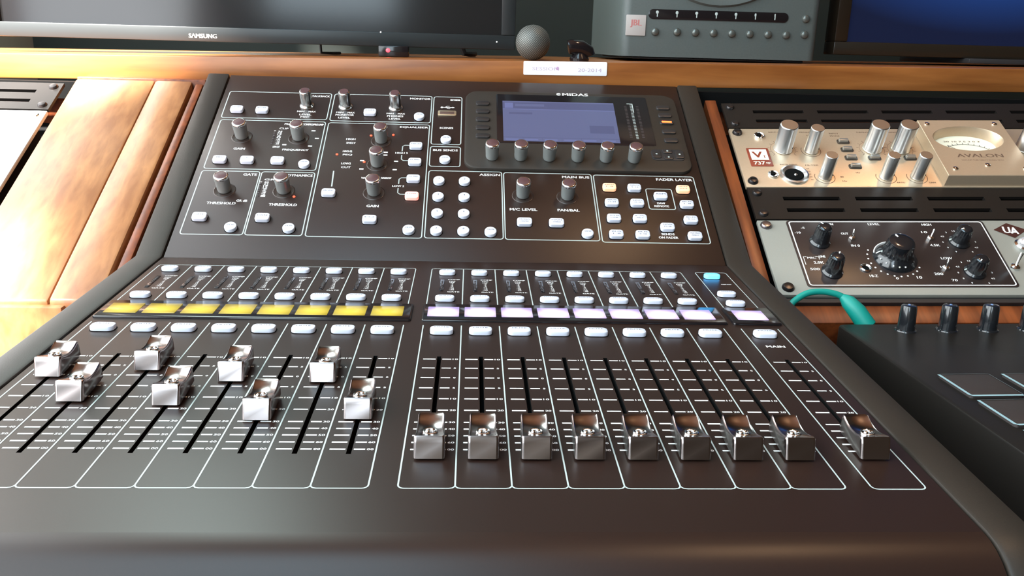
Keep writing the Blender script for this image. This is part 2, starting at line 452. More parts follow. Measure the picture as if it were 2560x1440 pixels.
# strip geometry
PIT = 24.0
LB = [(i - 8) * PIT - 6.17 for i in range(9)]
RB = [i * PIT + 6.17 for i in range(9)]
MBX = [6.17 + 192 + 11.33, 6.17 + 192 + 11.33 + 24]
CEN = [LB[i] + 12 for i in range(8)] + [RB[i] + 12 for i in range(8)] + [MBX[0] + 12]
SY0, SY1 = 28.5, 140.5
fp = MB()
def quad(x0, x1, y0, y1, z=0): fp.add([(x0, y0, z), (x1, y0, z), (x1, y1, z), (x0, y1, z)], [(0, 1, 2, 3)], PANEL)
quad(PX0, PX1, SY1, 330); quad(PX0, PX1, -31, SY0)
ed = PX0
for cx in CEN:
    quad(ed, cx - 1.15, SY0, SY1); ed = cx + 1.15
    a, b = cx - 1.15, cx + 1.15
    vs = [(a, SY0, 0), (b, SY0, 0), (b, SY1, 0), (a, SY1, 0), (a, SY0, -8), (b, SY0, -8), (b, SY1, -8), (a, SY1, -8)]
    fp.add(vs, [(0, 4, 5, 1), (1, 5, 6, 2), (2, 6, 7, 3), (3, 7, 4, 0), (4, 7, 6, 5)], SLOT)
quad(ed, PX1, SY0, SY1)
rA = [(PX0, y, z) for y, z in arc + [(-60, bot(-60) + 4)]]; rB = [(PX1, y, z) for y, z in arc + [(-60, bot(-60) + 4)]]
fp.rings([rA, rB], PANEL, False, False, closed=False)
fpo = con.part('fader_panel', fp, c=(19, 150, 0))

# printing of the fader panel
pr = MB(); Z = 0.08; LW = 0.72
def strip_lines(B, topround=True):
    n = len(B) - 1
    for i in range(n):
        a, b = B[i], B[i + 1]
        r = 2.6
        # bottom part: from under the displays down and round
        if i == 0: pr.path([(a, 190), (a, 60), (a, r)] + [(a + r - r * math.cos(R(t)), r - r * math.sin(R(t))) for t in (22, 45, 67, 90)] + [(a + 8, 0)], LW, Z, PRINT)
        else: pr.path([(a, 190), (a, 60), (a, r * 0.8)], LW, Z, PRINT); pr.path([(a, r * 0.8), (a + .4, r * .45), (a + 1.1, r * .15), (a + r, 0), (a + 8, 0)], LW, Z, PRINT)
        if i < n - 1: pr.path([(a + 7.9, 0), (b - r, 0), (b - 1.1, r * .15), (b - .4, r * .45), (b, r * 0.8)], LW, Z, PRINT)
        else: pr.path([(a + 7.9, 0), (b - r, 0)] + [(b - r + r * math.sin(R(t)), r - r * math.cos(R(t))) for t in (22, 45, 67, 90)] + [(b, 60), (b, 190)], LW, Z, PRINT)
    a, b = B[0], B[-1]; r = 2.0; yt = 310.5
    pr.path([(a, 230), (a, yt - r), (a + r * .3, yt - r * .3), (a + r, yt), (a + 20, yt), (b - r, yt), (b - r * .3, yt - r * .3), (b, yt - r), (b, 230)], LW * 0.9, Z, PRINT)
    for x in B[1:-1]: pr.line(x, 230, x, yt, LW, Z, PRINT)
strip_lines(LB); strip_lines(RB); strip_lines(MBX)
TK = [136.4, 123.9, 111.1, 98.1, 85.2, 72.2, 59.2, 52.4, 45.8, 39.2, 32.7]
TN = ['10', '5', '0', '5', '10', '20', '30', '40', '50', '60', '\u221e']
for n, cx in enumerate(CEN):
    for y, t in zip(TK, TN):
        pr.line(cx - 9.0, y, cx - 1.9, y, 1.1, Z, PRINTW); pr.line(cx + 1.9, y, cx + 7.0, y, 1.1, Z, PRINTW)
        pr.text(t if t != '\u221e' else 'oo', cx + 9.3, y, 1.7, Z, PRINTW, w=(1.2 if len(t) == 1 and t != '\u221e' else 3.0))
    if n == 16:
        pr.text('MAIN', 221.9, 160.4, 3.2, Z, PRINTW, w=11.5)
        pr.text('CLEAR SOLO', cx + 4.5, 281.5, 1.3, Z, PRINTW, w=7.5)
        continue
    gx = cx + 5.2
    pr.text('COMP', gx, 283.8, 1.9, Z, PRINTW, w=8.6)
    pr.text('PRE', gx - 1, 280, 1.5, Z, PRINTW, w=4.5)
    pr.text('GATE', gx + 0.2, 256, 1.9, Z, PRINTW, w=8.4)
    for k in range(7): pr.text(['CLIP', '-3', '-6', '-9', '-12', '-18', '-30'][k], gx - 1.2, 277 - k * 2.75, 1.7, Z, PRINTW, w=(3.6, 1.8, 1.9, 2.0, 2.8, 3.1, 3.4)[k])
con.part('fader_panel_printing', pr, c=(19, 150, 0))

# per-strip metering windows
mwm = MB().rbox(0, 0, 3.0, 26, 0.6, 0, 0.35, GLOSSBLK, ch=0.15)
for k in range(7): mwm.rbox(0, 10 - k * 3.2, 1.5, 1.5, 0.3, 0.3, 0.45, LED_OFF, ch=0.1)
mwm = mwm.mesh('meter_window')
def btn_mesh(name, w, h, r, ht, txt=None, m=BTN, tw=0.62, th=1.35, dome=0.25, t2=None):
    b = MB().rbox(0, 0, w + 1.1, h + 1.1, r + 0.5, -0.05, 0.25, SLOT, ch=0.1)
    b.rbox(0, 0, w, h, r, 0, ht, m, ch=0.75, dome=dome)
    zt = ht + dome + 0.04
    if txt and not t2: b.text(txt, 0, h * 0.10, th, zt, INK, w=(w * tw if len(txt) > 1 else None))
    if t2:
        b.text(txt, 0, h * 0.17, th, zt, INK, w=w * tw); b.text(t2, 0, -h * 0.13, th, zt, INK, w=w * tw * 0.8)
    return b.mesh(name)
SELM = btn_mesh('select_button', 12.0, 7.6, 3.4, 2.9, 'SELECT')
SOLM = btn_mesh('solo_button', 13.2, 7.8, 3.4, 2.9, 'SOLO')
MUTM = btn_mesh('mute_button', 14.2, 9.0, 3.2, 3.0, 'MUTE')
SELB = btn_mesh('select_button', 12.0, 7.6, 3.4, 2.9, 'SELECT', m=LITB)
# display strips
for nm, x0, x1 in (('l', -200.8, -2.2), ('r', 4.4, 203.0), ('m', 206.5, 238.8)):
    con.part('display_strip', MB().rbox((x0 + x1) / 2, 211.5, x1 - x0, 30.5, 1.6, 0, 1.6, GLOSSBLK, ch=1.1), c=((x0 + x1) / 2, 211.5, 0))
lcdy = MB().rbox(0, 0, 20.4, 17.6, 0.5, 0, 0.25, LCDY, ch=0.1).mesh('channel_display')
lb = MB().rbox(0, 0, 20.4, 17.6, 0.5, 0, 0.25, LCDW, ch=0.1)
lcdw = lb.mesh('channel_display')
# fader cap
prof = [(-1.6, 1.0), (0.2, 7.8), (0.9, 9.9), (1.9, 10.7), (3.4, 10.8), (6, 9.9), (9, 9.1), (12, 8.7), (15, 8.7), (18, 9.2), (20.5, 10.0), (22.6, 10.8), (23.6, 11.0), (24.6, 10.6), (25.4, 8), (26.0, 2.2)]
cap = MB()
rings = []
for x in (-7.0, -6.85, -6.4, -5.7, 5.7, 6.4, 6.85, 7.0):
    k = abs(x)
    d = 1.6 if k > 6.9 else (0.8 if k > 6.6 else (0.25 if k > 6.0 else 0.0))
    rg = []
    for y, z in prof:
        # narrow waist towards the rear, as on the photographed caps
        wx = 1.0 - 0.10 * min(1, max(0, (y - 2) / 9))
        inn = 1.0 if k < 5.8 else 0.0
        zz = z - d * (0.9 if z > 7 else 0) - inn * (0.75 if 2.0 <= y <= 24.0 and z > 7 else 0.0)
        yy = y + (d if y < 1.4 else (-d if y > 24.5 else 0)) + inn * (0.45 if y < 1.4 and z > 3 else 0.0)
        rg.append((x * wx, yy, zz))
    rings.append(rg)
cap.rings(rings, CAPMET)
cap.box(-0.9, 0.9, 10, 16, -7, 2.5, SLOT)
cap.rbox(0, 13, 11.5, 23, 1.5, 1.0, 2.3, SOFTBLK, ch=0.2)
CAPM = cap.mesh('fader_cap', ang=50)
em = MB()
ringp = [(0, 0)] 
tor = []
for i in range(20):
    a = 2 * math.pi * i / 20
    tor.append([((2.9 + 0.5 * math.cos(q)) * math.cos(a), (2.7 + 0.5 * math.cos(q)) * math.sin(a), 0.5 * math.sin(q)) for q in [2 * math.pi * k / 8 for k in range(8)]])
tor.append(tor[0]); em.rings(tor, CHROME, False, False)
em.sphere((-1.1, -0.6, 0.2), 1.2, CHROME, 12, 8, (1, 1, 0.8)).sphere((1.1, 0.8, 0.2), 1.2, CHROME, 12, 8, (1, 1, 0.8))
EMB = em.mesh('cap_emblem')
CAPY = [108.0, 79.0, 117.3, 75.5, 104.0, 60.3, 103.8, 61.8] + [24.2] * 8 + [25.2]
for n, cx in enumerate(CEN):
    main = n == 16
    if main:
        con.put('select_button', SELB, (cx - 2.2, 297.5, 0), label='blue lit button')
        con.put('solo_button', SOLM, (cx - 2.8, 255.5, 0)); con.put('solo_button', SOLM, (cx - 2.2, 235.5, 0))
    else:
        con.put('select_button', SELM, (cx, 297.5, 0)); con.put('solo_button', SOLM, (cx, 238.4, 0))
        con.put('meter_window', mwm, (cx - 3.2, 270, 0))
    con.put('mute_button', MUTM, (cx - (0.5 if main else 0), 178, 0))
    con.put('channel_display', lcdy if n < 8 else lcdw, (cx, 211, 1.6), label='yellow backlit channel display' if n < 8 else 'pinkish white backlit channel display')
    fc = con.put('fader_cap', CAPM, (cx, CAPY[n], 0))
    con.put('cap_emblem', EMB, (cx, CAPY[n] + 10.0, 8.5), fc)

# ---- control panel
cp = MB().box(PX0, PX1, 0, 256, -4, 0, PANEL)
up_part('control_panel', cp, c=(19, 128, 0), bevel=0.8)
ph = MB(); L2 = 0.85
def ob(x0, x1, s0, s1, r=2.4): ph.outline(x0, x1, s0, s1, r, L2, Z, PRINT)
ob(-197, -100.3, 185, 227.6); ob(-97.3, -4, 183.8, 227.5); ob(-196.3, -100.5, 110.1, 181.5)
ob(-196.6, -147.2, 26.7, 106.9); ob(-145.6, -100.3, 26.8, 106.9); ob(-97.6, -4.4, 26.3, 180.6)
ob(-2.0, 25, 151.3, 226.9); ob(-2.2, 24.9, 119.3, 147.9); ob(-2.1, 61.7, 26.7, 113.1)
ob(63.4, 140.8, 26.6, 112.4); ob(142.8, 232.2, 25.2, 111.6); ob(187.2, 209.8, 67.2, 94.0, 2)
def tx(s, x, y, h=2.6, w=None, al='c'): ph.text(s, x, y, h, Z, PRINTW, w, al)
tx('TALKBACK', -101.8, 222.9, 2.9, 17, 'r'); tx('MONITOR', -5.4, 222.8, 2.9, 19.5, 'r'); tx('RECORDER', 23.6, 221.9, 2.6, 9.5, 'r')
tx('SCENES', 11.3, 176.5, 2.7, 12.5); tx('BUS SENDS', 11.4, 142.8, 2.8, 22); tx('EQUALISER', -5.6, 176.2, 3.0, 26, 'r')
tx('CONFIG/PREAMP', -102, 177.0, 2.9, 19.5, 'r'); tx('GATE', -149.3, 102.8, 3.0, 11.5, 'r'); tx('DYNAMICS', -102, 102.8, 3.0, 21, 'r')
tx('GAIN', -171.4, 138.7, 2.9, 9.8); tx('LOW CUT', -139.5, 142.4, 2.6, 6); tx('FREQUENCY', -121.9, 138.4, 2.9, 23)
tx('THRESHOLD', -171.8, 64.9, 3.0, 23.5); tx('GR dB', -155.6, 68.4, 2.6, 8.8); tx('THRESHOLD', -121.1, 64.3, 3.0, 23)
for s, x, y in (('HIGH', -74.7, 156.2), ('SHELV', -74.1, 150.6), ('HIGH2', -75.8, 138.1), ('PEQ', -75.3, 133.1), ('LOW2', -75.2, 120.8), ('CUT', -74.8, 115.5)): tx(s, x, y, 2.5, 8.2)
tx('HIGH 2', -27.6, 137.3, 2.3, 11); tx('LOW 2', -27.5, 91.2, 2.3, 10); tx('GAIN', -47.1, 64.6, 2.9, 10)
tx('WIDE', -56.5, 101.2, 2.3, 7); tx('NARROW', -38.5, 101.7, 2.3, 8.6)
for x, y in ((-61.6, 125.2), (-61.1, 113.5), (-41.8, 137.8), (-41.8, 133.8), (-31.7, 125.2), (-32.1, 113.4), (-109.9, 167.5), (-105.3, 156.1), (-109.9, 144.6), (-132.9, 145.8)):
    ph.line(x - 1.8, y, x + 1.8, y, 1.6, Z, PRINTW)
ph.text('CLIP', -137, 170.0, 2.3, Z, PRINTW, 8); ph.text('PEAK', -133.4, 177.0, 2.5, Z, PRINTW, 8); ph.text('GR', -137.3, 96.5, 2.3, Z, PRINTW, 9)
for k in range(9):
    ph.text(['24', '18', '12', '6', '0', '-6', '-12', '-18', '-30'][k], -139.6, 165.5 - k * 2.35, 1.9, Z, PRINTW, 3.6)
    ph.text(['30', '24', '18', '12', '9', '6', '4', '2', '1'][k], -139.4, 93 - k * 2.3, 1.9, Z, PRINTW, 3.6)
ph.line(-84.7, 110, -83.9, 89, 1.1, Z, PRINT)
ph.path([(-20.5, 148.8), (-25.5, 148.8), (-27.3, 147), (-27.3, 140)], L2, Z, PRINT); ph.path([(-27.3, 134.5), (-27.3, 128.4), (-25.5, 126.5), (-20.5, 126.5)], L2, Z, PRINT)
ph.path([(-20.5, 102.5), (-25.5, 102.5), (-27.4, 100.5), (-27.4, 94)], L2, Z, PRINT); ph.path([(-27.4, 88.5), (-27.4, 82.4), (-25.5, 80.5), (-20.5, 80.5)], L2, Z, PRINT)
for x in (-120.8, -84.4, -37.3):
    ph.text('MIN', x - 5, 197.3, 2.3, Z, PRINTW, 6.5); ph.text('MAX', x + 5.6, 197.3, 2.3, Z, PRINTW, 6.5)
tx('LEVEL', -120.8, 192.6, 2.6, 11); tx('MONITOR', -84.4, 193.4, 2.6, 17); tx('LEVEL', -84.4, 189.0, 2.5, 11); tx('PHONES', -37.3, 193.4, 2.6, 15); tx('LEVEL', -37.3, 189.0, 2.5, 11); tx('MIC', -120.8, 188.6, 2.4, 8)
tx('ASSIGN', 60.2, 108.9, 3.0, 18, 'r'); tx('MAIN BUS', 139, 108.0, 3.0, 24, 'r'); tx('FADER LAYER', 230.6, 107.2, 3.2, 32, 'r')
tx('M/C LEVEL', 79.4, 63.7, 3.0, 23); tx('PAN/BAL', 117.6, 63.8, 3.0, 18.5)
tx('DAW', 198.3, 75.0, 2.4, 6.8); tx('REMOTE', 198.2, 71.2, 2.4, 12.5); tx('SENDS', 198.3, 36.0, 2.5, 10.8); tx('ON FADER', 198.1, 31.9, 2.5, 16)
# usb trident
ph.line(6, 209.5, 16.5, 209.5, 0.7, Z, PRINTW); ph.lathe(6, 209.5, [(1.2, 0), (1.2, Z)], PRINTW, 12); ph.path([(9, 209.5), (11, 211.6), (13.4, 211.6)], 0.6, Z, PRINTW); ph.path([(10, 209.5), (12, 207.6), (14, 207.6)], 0.6, Z, PRINTW)
ph.add([(16, 208.5, Z), (18.4, 209.5, Z), (16, 210.5, Z)], [(0, 1, 2)], PRINTW)
up_part('control_panel_printing', ph, c=(19, 128, 0))
us = MB().rbox(11.3, 199.7, 17.5, 7.6, 1.4, 0, 0.8, BRASS, ch=0.3); us.rbox(11.3, 199.7, 13.5, 4.2, 0.4, 0.7, 0.95, mat('usb_dark', (0.09, 0.05, 0.04), 0.5), ch=0.05)
up_part('usb_socket', us)
# buttons on the control panel (centres 3 mm above the panel were measured)
def bs(s): return s + 2.0
SQ = {}
def sq(x, s, t=None, t2=None, m=BTN, w=11.6, h=8.4, name='function_button', label=None):
    key = (t, t2, m.name, w)
    if key not in SQ: SQ[key] = btn_mesh(name, w, h, 2.4, 3.4, t, m=m, t2=t2, th=(1.25 if t2 else 1.4), tw=0.66)
    up_inst(name, SQ[key], x, s, label=label)
HO = -4.0     # correction for the height of the caps
for x, s, t in ((-184.4, 200.2, 'EXT TALK'), (-161.2, 200.2, 'INT TALK'), (-61, 200.2, 'DIM'), (-184.4, 124.8, '48V'), (-160.8, 124.8, '0'), (-134.6, 124.9, 'LO CUT'),
                (-184.8, 49.9, 'GATE'), (-134.4, 50.1, 'DYN'), (-85.2, 82.7, 'MODE'), (-47.8, 50.1, 'EQ')): sq(x, s + HO, t)
for x, s, t in ((-15.2, 150.0, 'HIGH'), (-15.0, 126.8, 'HI MID'), (-15.0, 103.4, 'LO MID')): sq(x, s + HO, t)
sq(-15.0, 80.6 + HO, 'LOW', m=LITR, label='red lit button')
for x, s, a, b in ((177.0, 96.9, 'INPUTS', '9-16'), (155.1, 76.8, 'INPUTS', '17-24'), (177.0, 76.8, 'INPUTS', '25-32'),
                   (154.9, 57, 'AUX IN', 'USB'), (176.8, 57, 'FX', 'RET'), (154.7, 37.2, 'BUS', '1-8'), (176.6, 37.2, 'BUS', '9-16'),
                   (198.6, 46.8, 'FADER', 'FLIP'), (219.8, 76.2, 'BUS', '1-8'), (219.9, 56.4, 'BUS', '9-16'), (220.0, 36.6, 'MATRIX', 'MAIN C')): sq(x, s + HO, a, b, name='layer_button')
sq(198.6, 86.5 + HO, 'REM', name='layer_button')
sq(155.1, 97.2 + HO, 'INPUTS', '1-8', m=LITO, name='layer_button', label='orange lit button'); sq(219.7, 96.3 + HO, 'GROUP', 'DCA 1-8', m=LITO, name='layer_button', label='orange lit button')
sq(79.6, 50.2 + HO, 'MONO', 'CENTRE', w=12.4); sq(106.2, 50.0 + HO, 'MAIN', 'STEREO', w=12.4)
RD = {}
def rd(x, s, t, name):
    if t not in RD: RD[t] = btn_mesh(name, 9.8, 9.8, 4.85, 3.4, t, tw=0.6 if len(t) > 1 else 0.12, th=1.4 if len(t) > 1 else 2.0)
    up_inst(name, RD[t], x, s + HO)
for x, s in ((-14.6, 195.3), (11.5, 160.4), (11.4, 131.0), (-111.0, 120.6), (-157.6, 38.0), (-111.4, 37.8), (-15.2, 38.2), (51.4, 37.4), (131.0, 37.2)): rd(x, s, 'VIEW', 'view_button')
for k in range(8): rd(7.2 if k % 2 == 0 else 29.3, [101.4, 80.2, 59.0, 37.8][k // 2], str(k + 1), 'assign_button')
# knobs
kb = MB()
kb.lathe(0, 0, [(4.6, 0), (5.3, 0.6), (5.5, 2, 1), (6.0, 15.5, 1), (6.25, 16.2), (6.3, 16.8)], KNOBMET, 48, flute=0.16, cap1=False)
kb.v = [(x, y, z * 0.84) for x, y, z in kb.v]
KM = kb.mesh('encoder_knob', ang=60)
kc = MB().lathe(0, 0, [(6.3, 16.8), (6.35, 18.2), (6.0, 19.2), (5.3, 19.7), (4.9, 19.6)], CHROME, 32, cap0=False, cap1=False)
kc.lathe(0, 0, [(4.9, 19.5), (4.6, 19.65)], KNOBTOP, 32, cap0=False)
kc.v = [(x, y, z * 0.84) for x, y, z in kc.v]
KC = kc.mesh('knob_cap', ang=50)
rec = MB().lathe(0, 0, [(9.4, 0), (9.1, 0.35), (8.4, 0.25), (6, 0.12)], COPPER, 40).mesh('knob_dish', ang=60)
def knob(x, s, h=0, dish=True):
    k = up_inst('encoder_knob', KM, x, s, h); up_inst('knob_cap', KC, x, s, h, k)
    if dish: up_inst('knob_dish', rec, x, s, h, k)
for x, s in ((-172.4, 81.4), (-123.1, 81.8), (-172.3, 156.2), (-121.6, 156.1), (-47.1, 154.8), (-47.8, 120.3), (-47.3, 81.6), (79.4, 81.6), (117.8, 80.8)): knob(x, s)
# analogue level pots: bright, grooved, with a splayed skirt
pk = MB().lathe(0, 0, [(7.0, 0), (6.6, 1.2), (5.4, 2.6), (5.1, 4), (5.5, 17.5), (5.1, 19.0), (4.2, 19.3)], mat('pot_metal', (0.62, 0.63, 0.62), 0.2, 1.0), 28)
pk.box(2.6, 5.75, -0.9, 0.9, 3, 19.6, SOFTBLK)
q_ = R(-40); pk.v = [(x * math.cos(q_) - y * math.sin(q_), x * math.sin(q_) + y * math.cos(q_), z * 0.86) for x, y, z in pk.v]
PK = pk.mesh('level_knob', bevel=0.25)
PC = MB().lathe(0, 0, [(4.2, 16.5), (4.0, 17.0)], KNOBTOP, 24).mesh('knob_cap')
for x in (-121.4, -85.1, -37.7):
    k = up_inst('level_knob', PK, x, 207.4); up_inst('knob_cap', PC, x, 207.4, 0, k)
# red led marks; a red reflection is also made as a glowing dot
ld = MB().rbox(0, 0, 2.2, 2.2, 1.0, 0, 0.5, LED_R, ch=0.2).mesh('indicator_light')
for x, s in ((-84.6, 133.3), (-36.9, 163.9), (-57.0, 162.1), (-113.5, 74.6), (-59.6, 123.3)): up_inst('indicator_light', ld, x, s, label='red indicator glow')
ldo = MB().rbox(0, 0, 1.6, 1.2, 0.3, 0, 0.35, LED_OFF, ch=0.1).mesh('indicator_light')
for x, s0, ds in ((-144.3, 166, -2.4), (-144.0, 93, -2.35)):
    m_ = MB()
    for k in range(9): m_.rbox(x, s0 + k * ds, 1.8, 1.2, 0.3, 0, 0.35, GREYP if k == 0 else LED_OFF, ch=0.1)
    up_part('level_ladder', m_)
# screen pod
pod = MB().rbox(131, 174.5, 205, 121, 13, 0, 5.0, CHEEK, ch=2.2, n=8)
podo = up_part('display_bezel', pod, c=(131, 174.5, 0)); podo.scale = (1, 1, 0.68)
gl = MB().rbox(131.3, 190, 146.5, 78, 2, 4.6, 5.5, GLOSSBLK, ch=0.4)
up_part('screen_glass', gl, podo, c=(131.3, 190, 4.6))
lc = MB(); z_ = 5.6
def rect(b, x0, x1, y0, y1, z, m): b.add([(x0, y0, z), (x1, y0, z), (x1, y1, z), (x0, y1, z)], [(0, 1, 2, 3)], m)
lc.box(64, 171.5, 154, 217.5, 5.3, z_, LCDM)
rect(lc, 64, 171.5, 205, 215.5, z_ + 0.02, LCDM2); rect(lc, 66, 74, 206, 214.5, z_ + 0.04, LCDM3); rect(lc, 76, 104, 209, 213, z_ + 0.04, LCDM)
rect(lc, 64, 171.5, 159.4, 160.0, z_ + 0.02, LCDM2); rect(lc, 64, 171.5, 203.8, 204.6, z_ + 0.02, LCDM3)
for k in range(1, 6): rect(lc, 64 + k * 17.9, 64.3 + k * 17.9, 154, 159.4, z_ + 0.02, LCDM2)
for k in range(6): rect(lc, 66 + k * 17.9, 78 + k * 17.9, 155.5, 157.5, z_ + 0.02, LCDM3)
rect(lc, 70, 92, 196, 199, z_ + .02, LCDM2); rect(lc, 145, 168, 168, 180, z_ + .02, LCDM2)
up_part('main_screen', lc, podo, c=(118, 186, 5.3), label='blue violet lit screen')
ml = MB()
for k in range(24): ml.line(187.2, 215.5 - k * 2.35, 189.6, 215.5 - k * 2.35, 0.7, 5.62, PRINT)
ml.line(184.5, 217.3, 190.2, 217.3, 0.8, 5.62, PRINT); ml.line(189.8, 217.3, 189.8, 203, 0.7, 5.62, PRINT)
for k in range(22): ml.line(181.5, 213 - k * 2.35, 184, 213 - k * 2.35, 0.9, 5.62, LED_OFF); ml.line(193, 213 - k * 2.35, 195.5, 213 - k * 2.35, 0.9, 5.62, LED_OFF)
up_part('level_ladder', ml, podo, c=(188, 190, 5.5))
sf = MB().rbox(0, 0, 13, 6.4, 2.4, 0, 2.4, DARKRUB, ch=0.9).mesh('soft_button')
sfl = MB().rbox(0, 0, 13, 6.4, 2.4, 0, 2.4, DARKRUB, ch=0.9); sfl.rbox(0, 0, 9.6, 2.6, 0.8, 2.3, 2.6, LED_O, ch=0.1)
sfl = sfl.mesh('soft_button')
for s in (216, 203, 190, 177, 164.2): up_inst('soft_button', sf, 45.0, s - 4, 5, podo)
for s in (215.5, 203, 177, 163.5): up_inst('soft_button', sf, 219.3, s - 4, 5, podo)
up_inst('soft_button', sfl, 219.2, 187.5, 5, podo, label='orange lit button')
nv = MB().rbox(213, 138, 30, 15.5, 4, 5, 5.8, SOFTBLK, ch=0.3)
for x, s in ((202.5, 138), (213, 142.5), (213, 133.6), (223.6, 138)):
    nv.rbox(x, s, 8.6 if s != 138 else 8, 5.6 if s != 138 else 11, 1.8, 5.5, 7.2, DARKRUB, ch=0.5)
    nv.rbox(x, s, 1.7, 1.7, 0.6, 7.1, 7.3, PRINT, ch=0.05)
up_part('navigation_pad', nv, podo, c=(213, 138, 5))
for k in range(6):
    x = 53.3 + k * 25.52
    o = up_inst('encoder_knob', KM, x, 129.4, 3.3); up_inst('knob_cap', KC, x, 129.4, 3.3, o)
bl = MB().text('MIDAS', 135.5, 231.3, 4.4, 5.06, PRINTW, w=25)
bl.lathe(119.2, 231.3, [(2.1, 4.9), (2.1, 5.06)], PRINTW, 16); bl.line(118, 231.3, 121.2, 231.3, 0.8, 5.1, GLOSSBLK)
up_part('maker_lettering', bl, podo, c=(132, 231.3, 5))

# ================================================================== RIGHT RACK
E_ = Vector((0.99885, -0.03923, 0.02722)); D_ = Vector((-0.0206, -0.8679, -0.4963))
E_ = Vector((math.cos(R(-2.25)) * math.cos(R(1.56)), math.sin(R(-2.25)) * math.cos(R(1.56)), math.sin(R(1.56))))
a_ = R(27.46); D_ = Vector((0, -math.cos(a_), -math.sin(a_))); D_ = (D_ - E_ * D_.dot(E_)).normalized()
E_ = CON.to_3x3() @ E_; D_ = CON.to_3x3() @ D_; YV = -D_; NV = E_.cross(YV)
O_ = Vector((282.08, 497.80, 108.05)) * MM
RK = Matrix(((E_.x, YV.x, NV.x, O_.x), (E_.y, YV.y, NV.y, O_.y), (E_.z, YV.z, NV.z, O_.z), (0, 0, 0, 1)))
# local frame: x along the unit, y up the slope (= -s), z out of the faceplates
def vent(base_s, u, label, frame, x0=0, rows=2, w=482):
    t = Thing('vent_panel', label, 'vent panel', frame, (x0 + w / 2, -(base_s + u), -1), group='slotted black rack vent panels')
    b = MB(); H = u; cols = 8
    # plate with real slots: strips between rectangular openings
    s0, s1 = base_s + 1, base_s + u - 1
    sx = [x0 + 29 + k * 63.6 for k in range(7)]; sw = 50
    sl = [base_s + 15.5, base_s + 31] if rows == 2 else [base_s + 22]
    cuts = []
    prev = s0
    for c_ in sl: cuts.append((prev, c_ - 2.4, False)); cuts.append((c_ - 2.4, c_ + 2.4, True)); prev = c_ + 2.4
    cuts.append((prev, s1, False))
    for a, c_, op in cuts:
        if not op: b.box(x0, x0 + w, -c_, -a, -3, 0, VENT)
        else:
            e = x0
            for q in sx:
                if q + sw > x0 + w: break
                b.box(e, q, -c_, -a, -3, 0, VENT); e = q + sw
            b.box(e, x0 + w, -c_, -a, -3, 0, VENT)
    t.part('vent_plate', b, c=(x0 + w / 2, -(base_s + u / 2), -3))
    for q in (x0 + 7.5, x0 + w - 7.5):
        for s in (base_s + 8, base_s + u - 8):
            t.part('screw', MB().lathe(q, -s, [(4.3, 0), (4.2, 0.8), (3.2, 2.2), (1.4, 2.5)], SCREW, 16))
    return t
vent(-43.7, 43.4, 'black slotted rack panel above the silver preamp, top one on the right', RK)
vent(88.8, 43.4, 'black slotted rack panel between the silver preamp and the grey preamp', RK)
# dark rack cavity and its wooden side: parts of the desk
def rkpart(name, mb, bevel=0, label=None):
    c = mb.bb(); o = bpy.data.objects.new(name, mb.mesh(name, bevel, c)); COL.objects.link(o)
    o.parent = desk.o
    o.matrix_local = Matrix.Translation(-ORG[desk.o.name] * MM) @ RK @ Matrix.Translation(Vector(c) * MM)
    if label: o['label'] = label
rkpart('rack_side', MB().box(-15.5, -4.5, -225, 48, -80, 0.5, WOOD_R), 1.0)
rkpart('rack_back', MB().box(-4, 500, -226, 62, -60, -40, SLOT))
rkpart('rack_lip', MB().box(-4, 500, -226.5, -222, -40, -3, SOFTBLK))
rkpart('rack_front_board', MB().box(-15.5, 500, -245, -226.8, -75, -6, WOOD_R), 1.0)

# --- silver preamp
av = Thing('valve_preamp', 'silver valve preamp with metal knobs and an oval meter in the right rack', 'preamp', RK, (241, -88, -3))
pl = MB().box(0, 482, -88, 0, -4, 0, BRUSHED)
plate = av.part('faceplate', pl, bevel=0.6, c=(241, -44, -4))
av.part('unit_body', MB().box(20, 462, -86, -2, -38, -4.2, SOFTBLK))
lt = MB(); z_ = 0.06
def t_(s, x, sy, h, w=None, m=INKR, rot=0): lt.text(s, x, -sy, h, z_, m, w, rot=rot)
for x, s in ((44.6, 33), (128.3, 32.5), (154.8, 32.5)):
    lt.path([(x + 11.5 * math.cos(R(q)), -s + 11.5 * math.sin(R(q))) for q in range(-40, 221, 10)], 0.3, z_, INKR)
    for q in range(-40, 221, 26): lt.line(x + 12 * math.cos(R(q)), -s + 12 * math.sin(R(q)), x + 14 * math.cos(R(q)), -s + 14 * math.sin(R(q)), 0.4, z_, INKR)
for x, s in ((70.5, 35), (73.4, 74.3), (128.8, 74.3), (156.8, 74.3)):
    lt.path([(x + 9 * math.cos(R(q)), -s + 9 * math.sin(R(q))) for q in range(150, 391, 10)], 0.6, z_, INKR)
    lt.path([(x + 9 * math.cos(R(q)), -s + 9 * math.sin(R(q))) for q in range(60, 120, 10)], 0.4, z_, INKR)
t_('INSTRUMENT', 45, 56, 1.8, 16); t_('MIC LINE', 48, 60, 1.6, 14); t_('INPUT GAIN', 44, 6, 1.8, 14); t_('PREAMP', 72, 6, 1.8, 11); t_('HIGH', 76, 11, 1.6, 7)
t_('INPUT', 99, 8, 1.8, 9); t_('MODE', 99, 12, 1.8, 9); t_('THRESHOLD', 128, 6, 1.8, 14); t_('COMPRESS', 155, 6, 1.8, 14)
t_('RATIO', 140, 82, 1.8, 7); t_('GAIN', 168, 82, 1.8, 6); t_('VU', 105, 68, 1.8, 4); t_('FILTER', 66, 57, 1.8, 12); t_('80', 89, 74, 1.8, 3); t_('Hz', 90, 80, 1.8, 4)
for k in range(5): t_(str(k * 10), 61, 62 + 4 * k, 1.4, 2.4)
av.part('faceplate_printing', lt, c=(100, -44, 0))
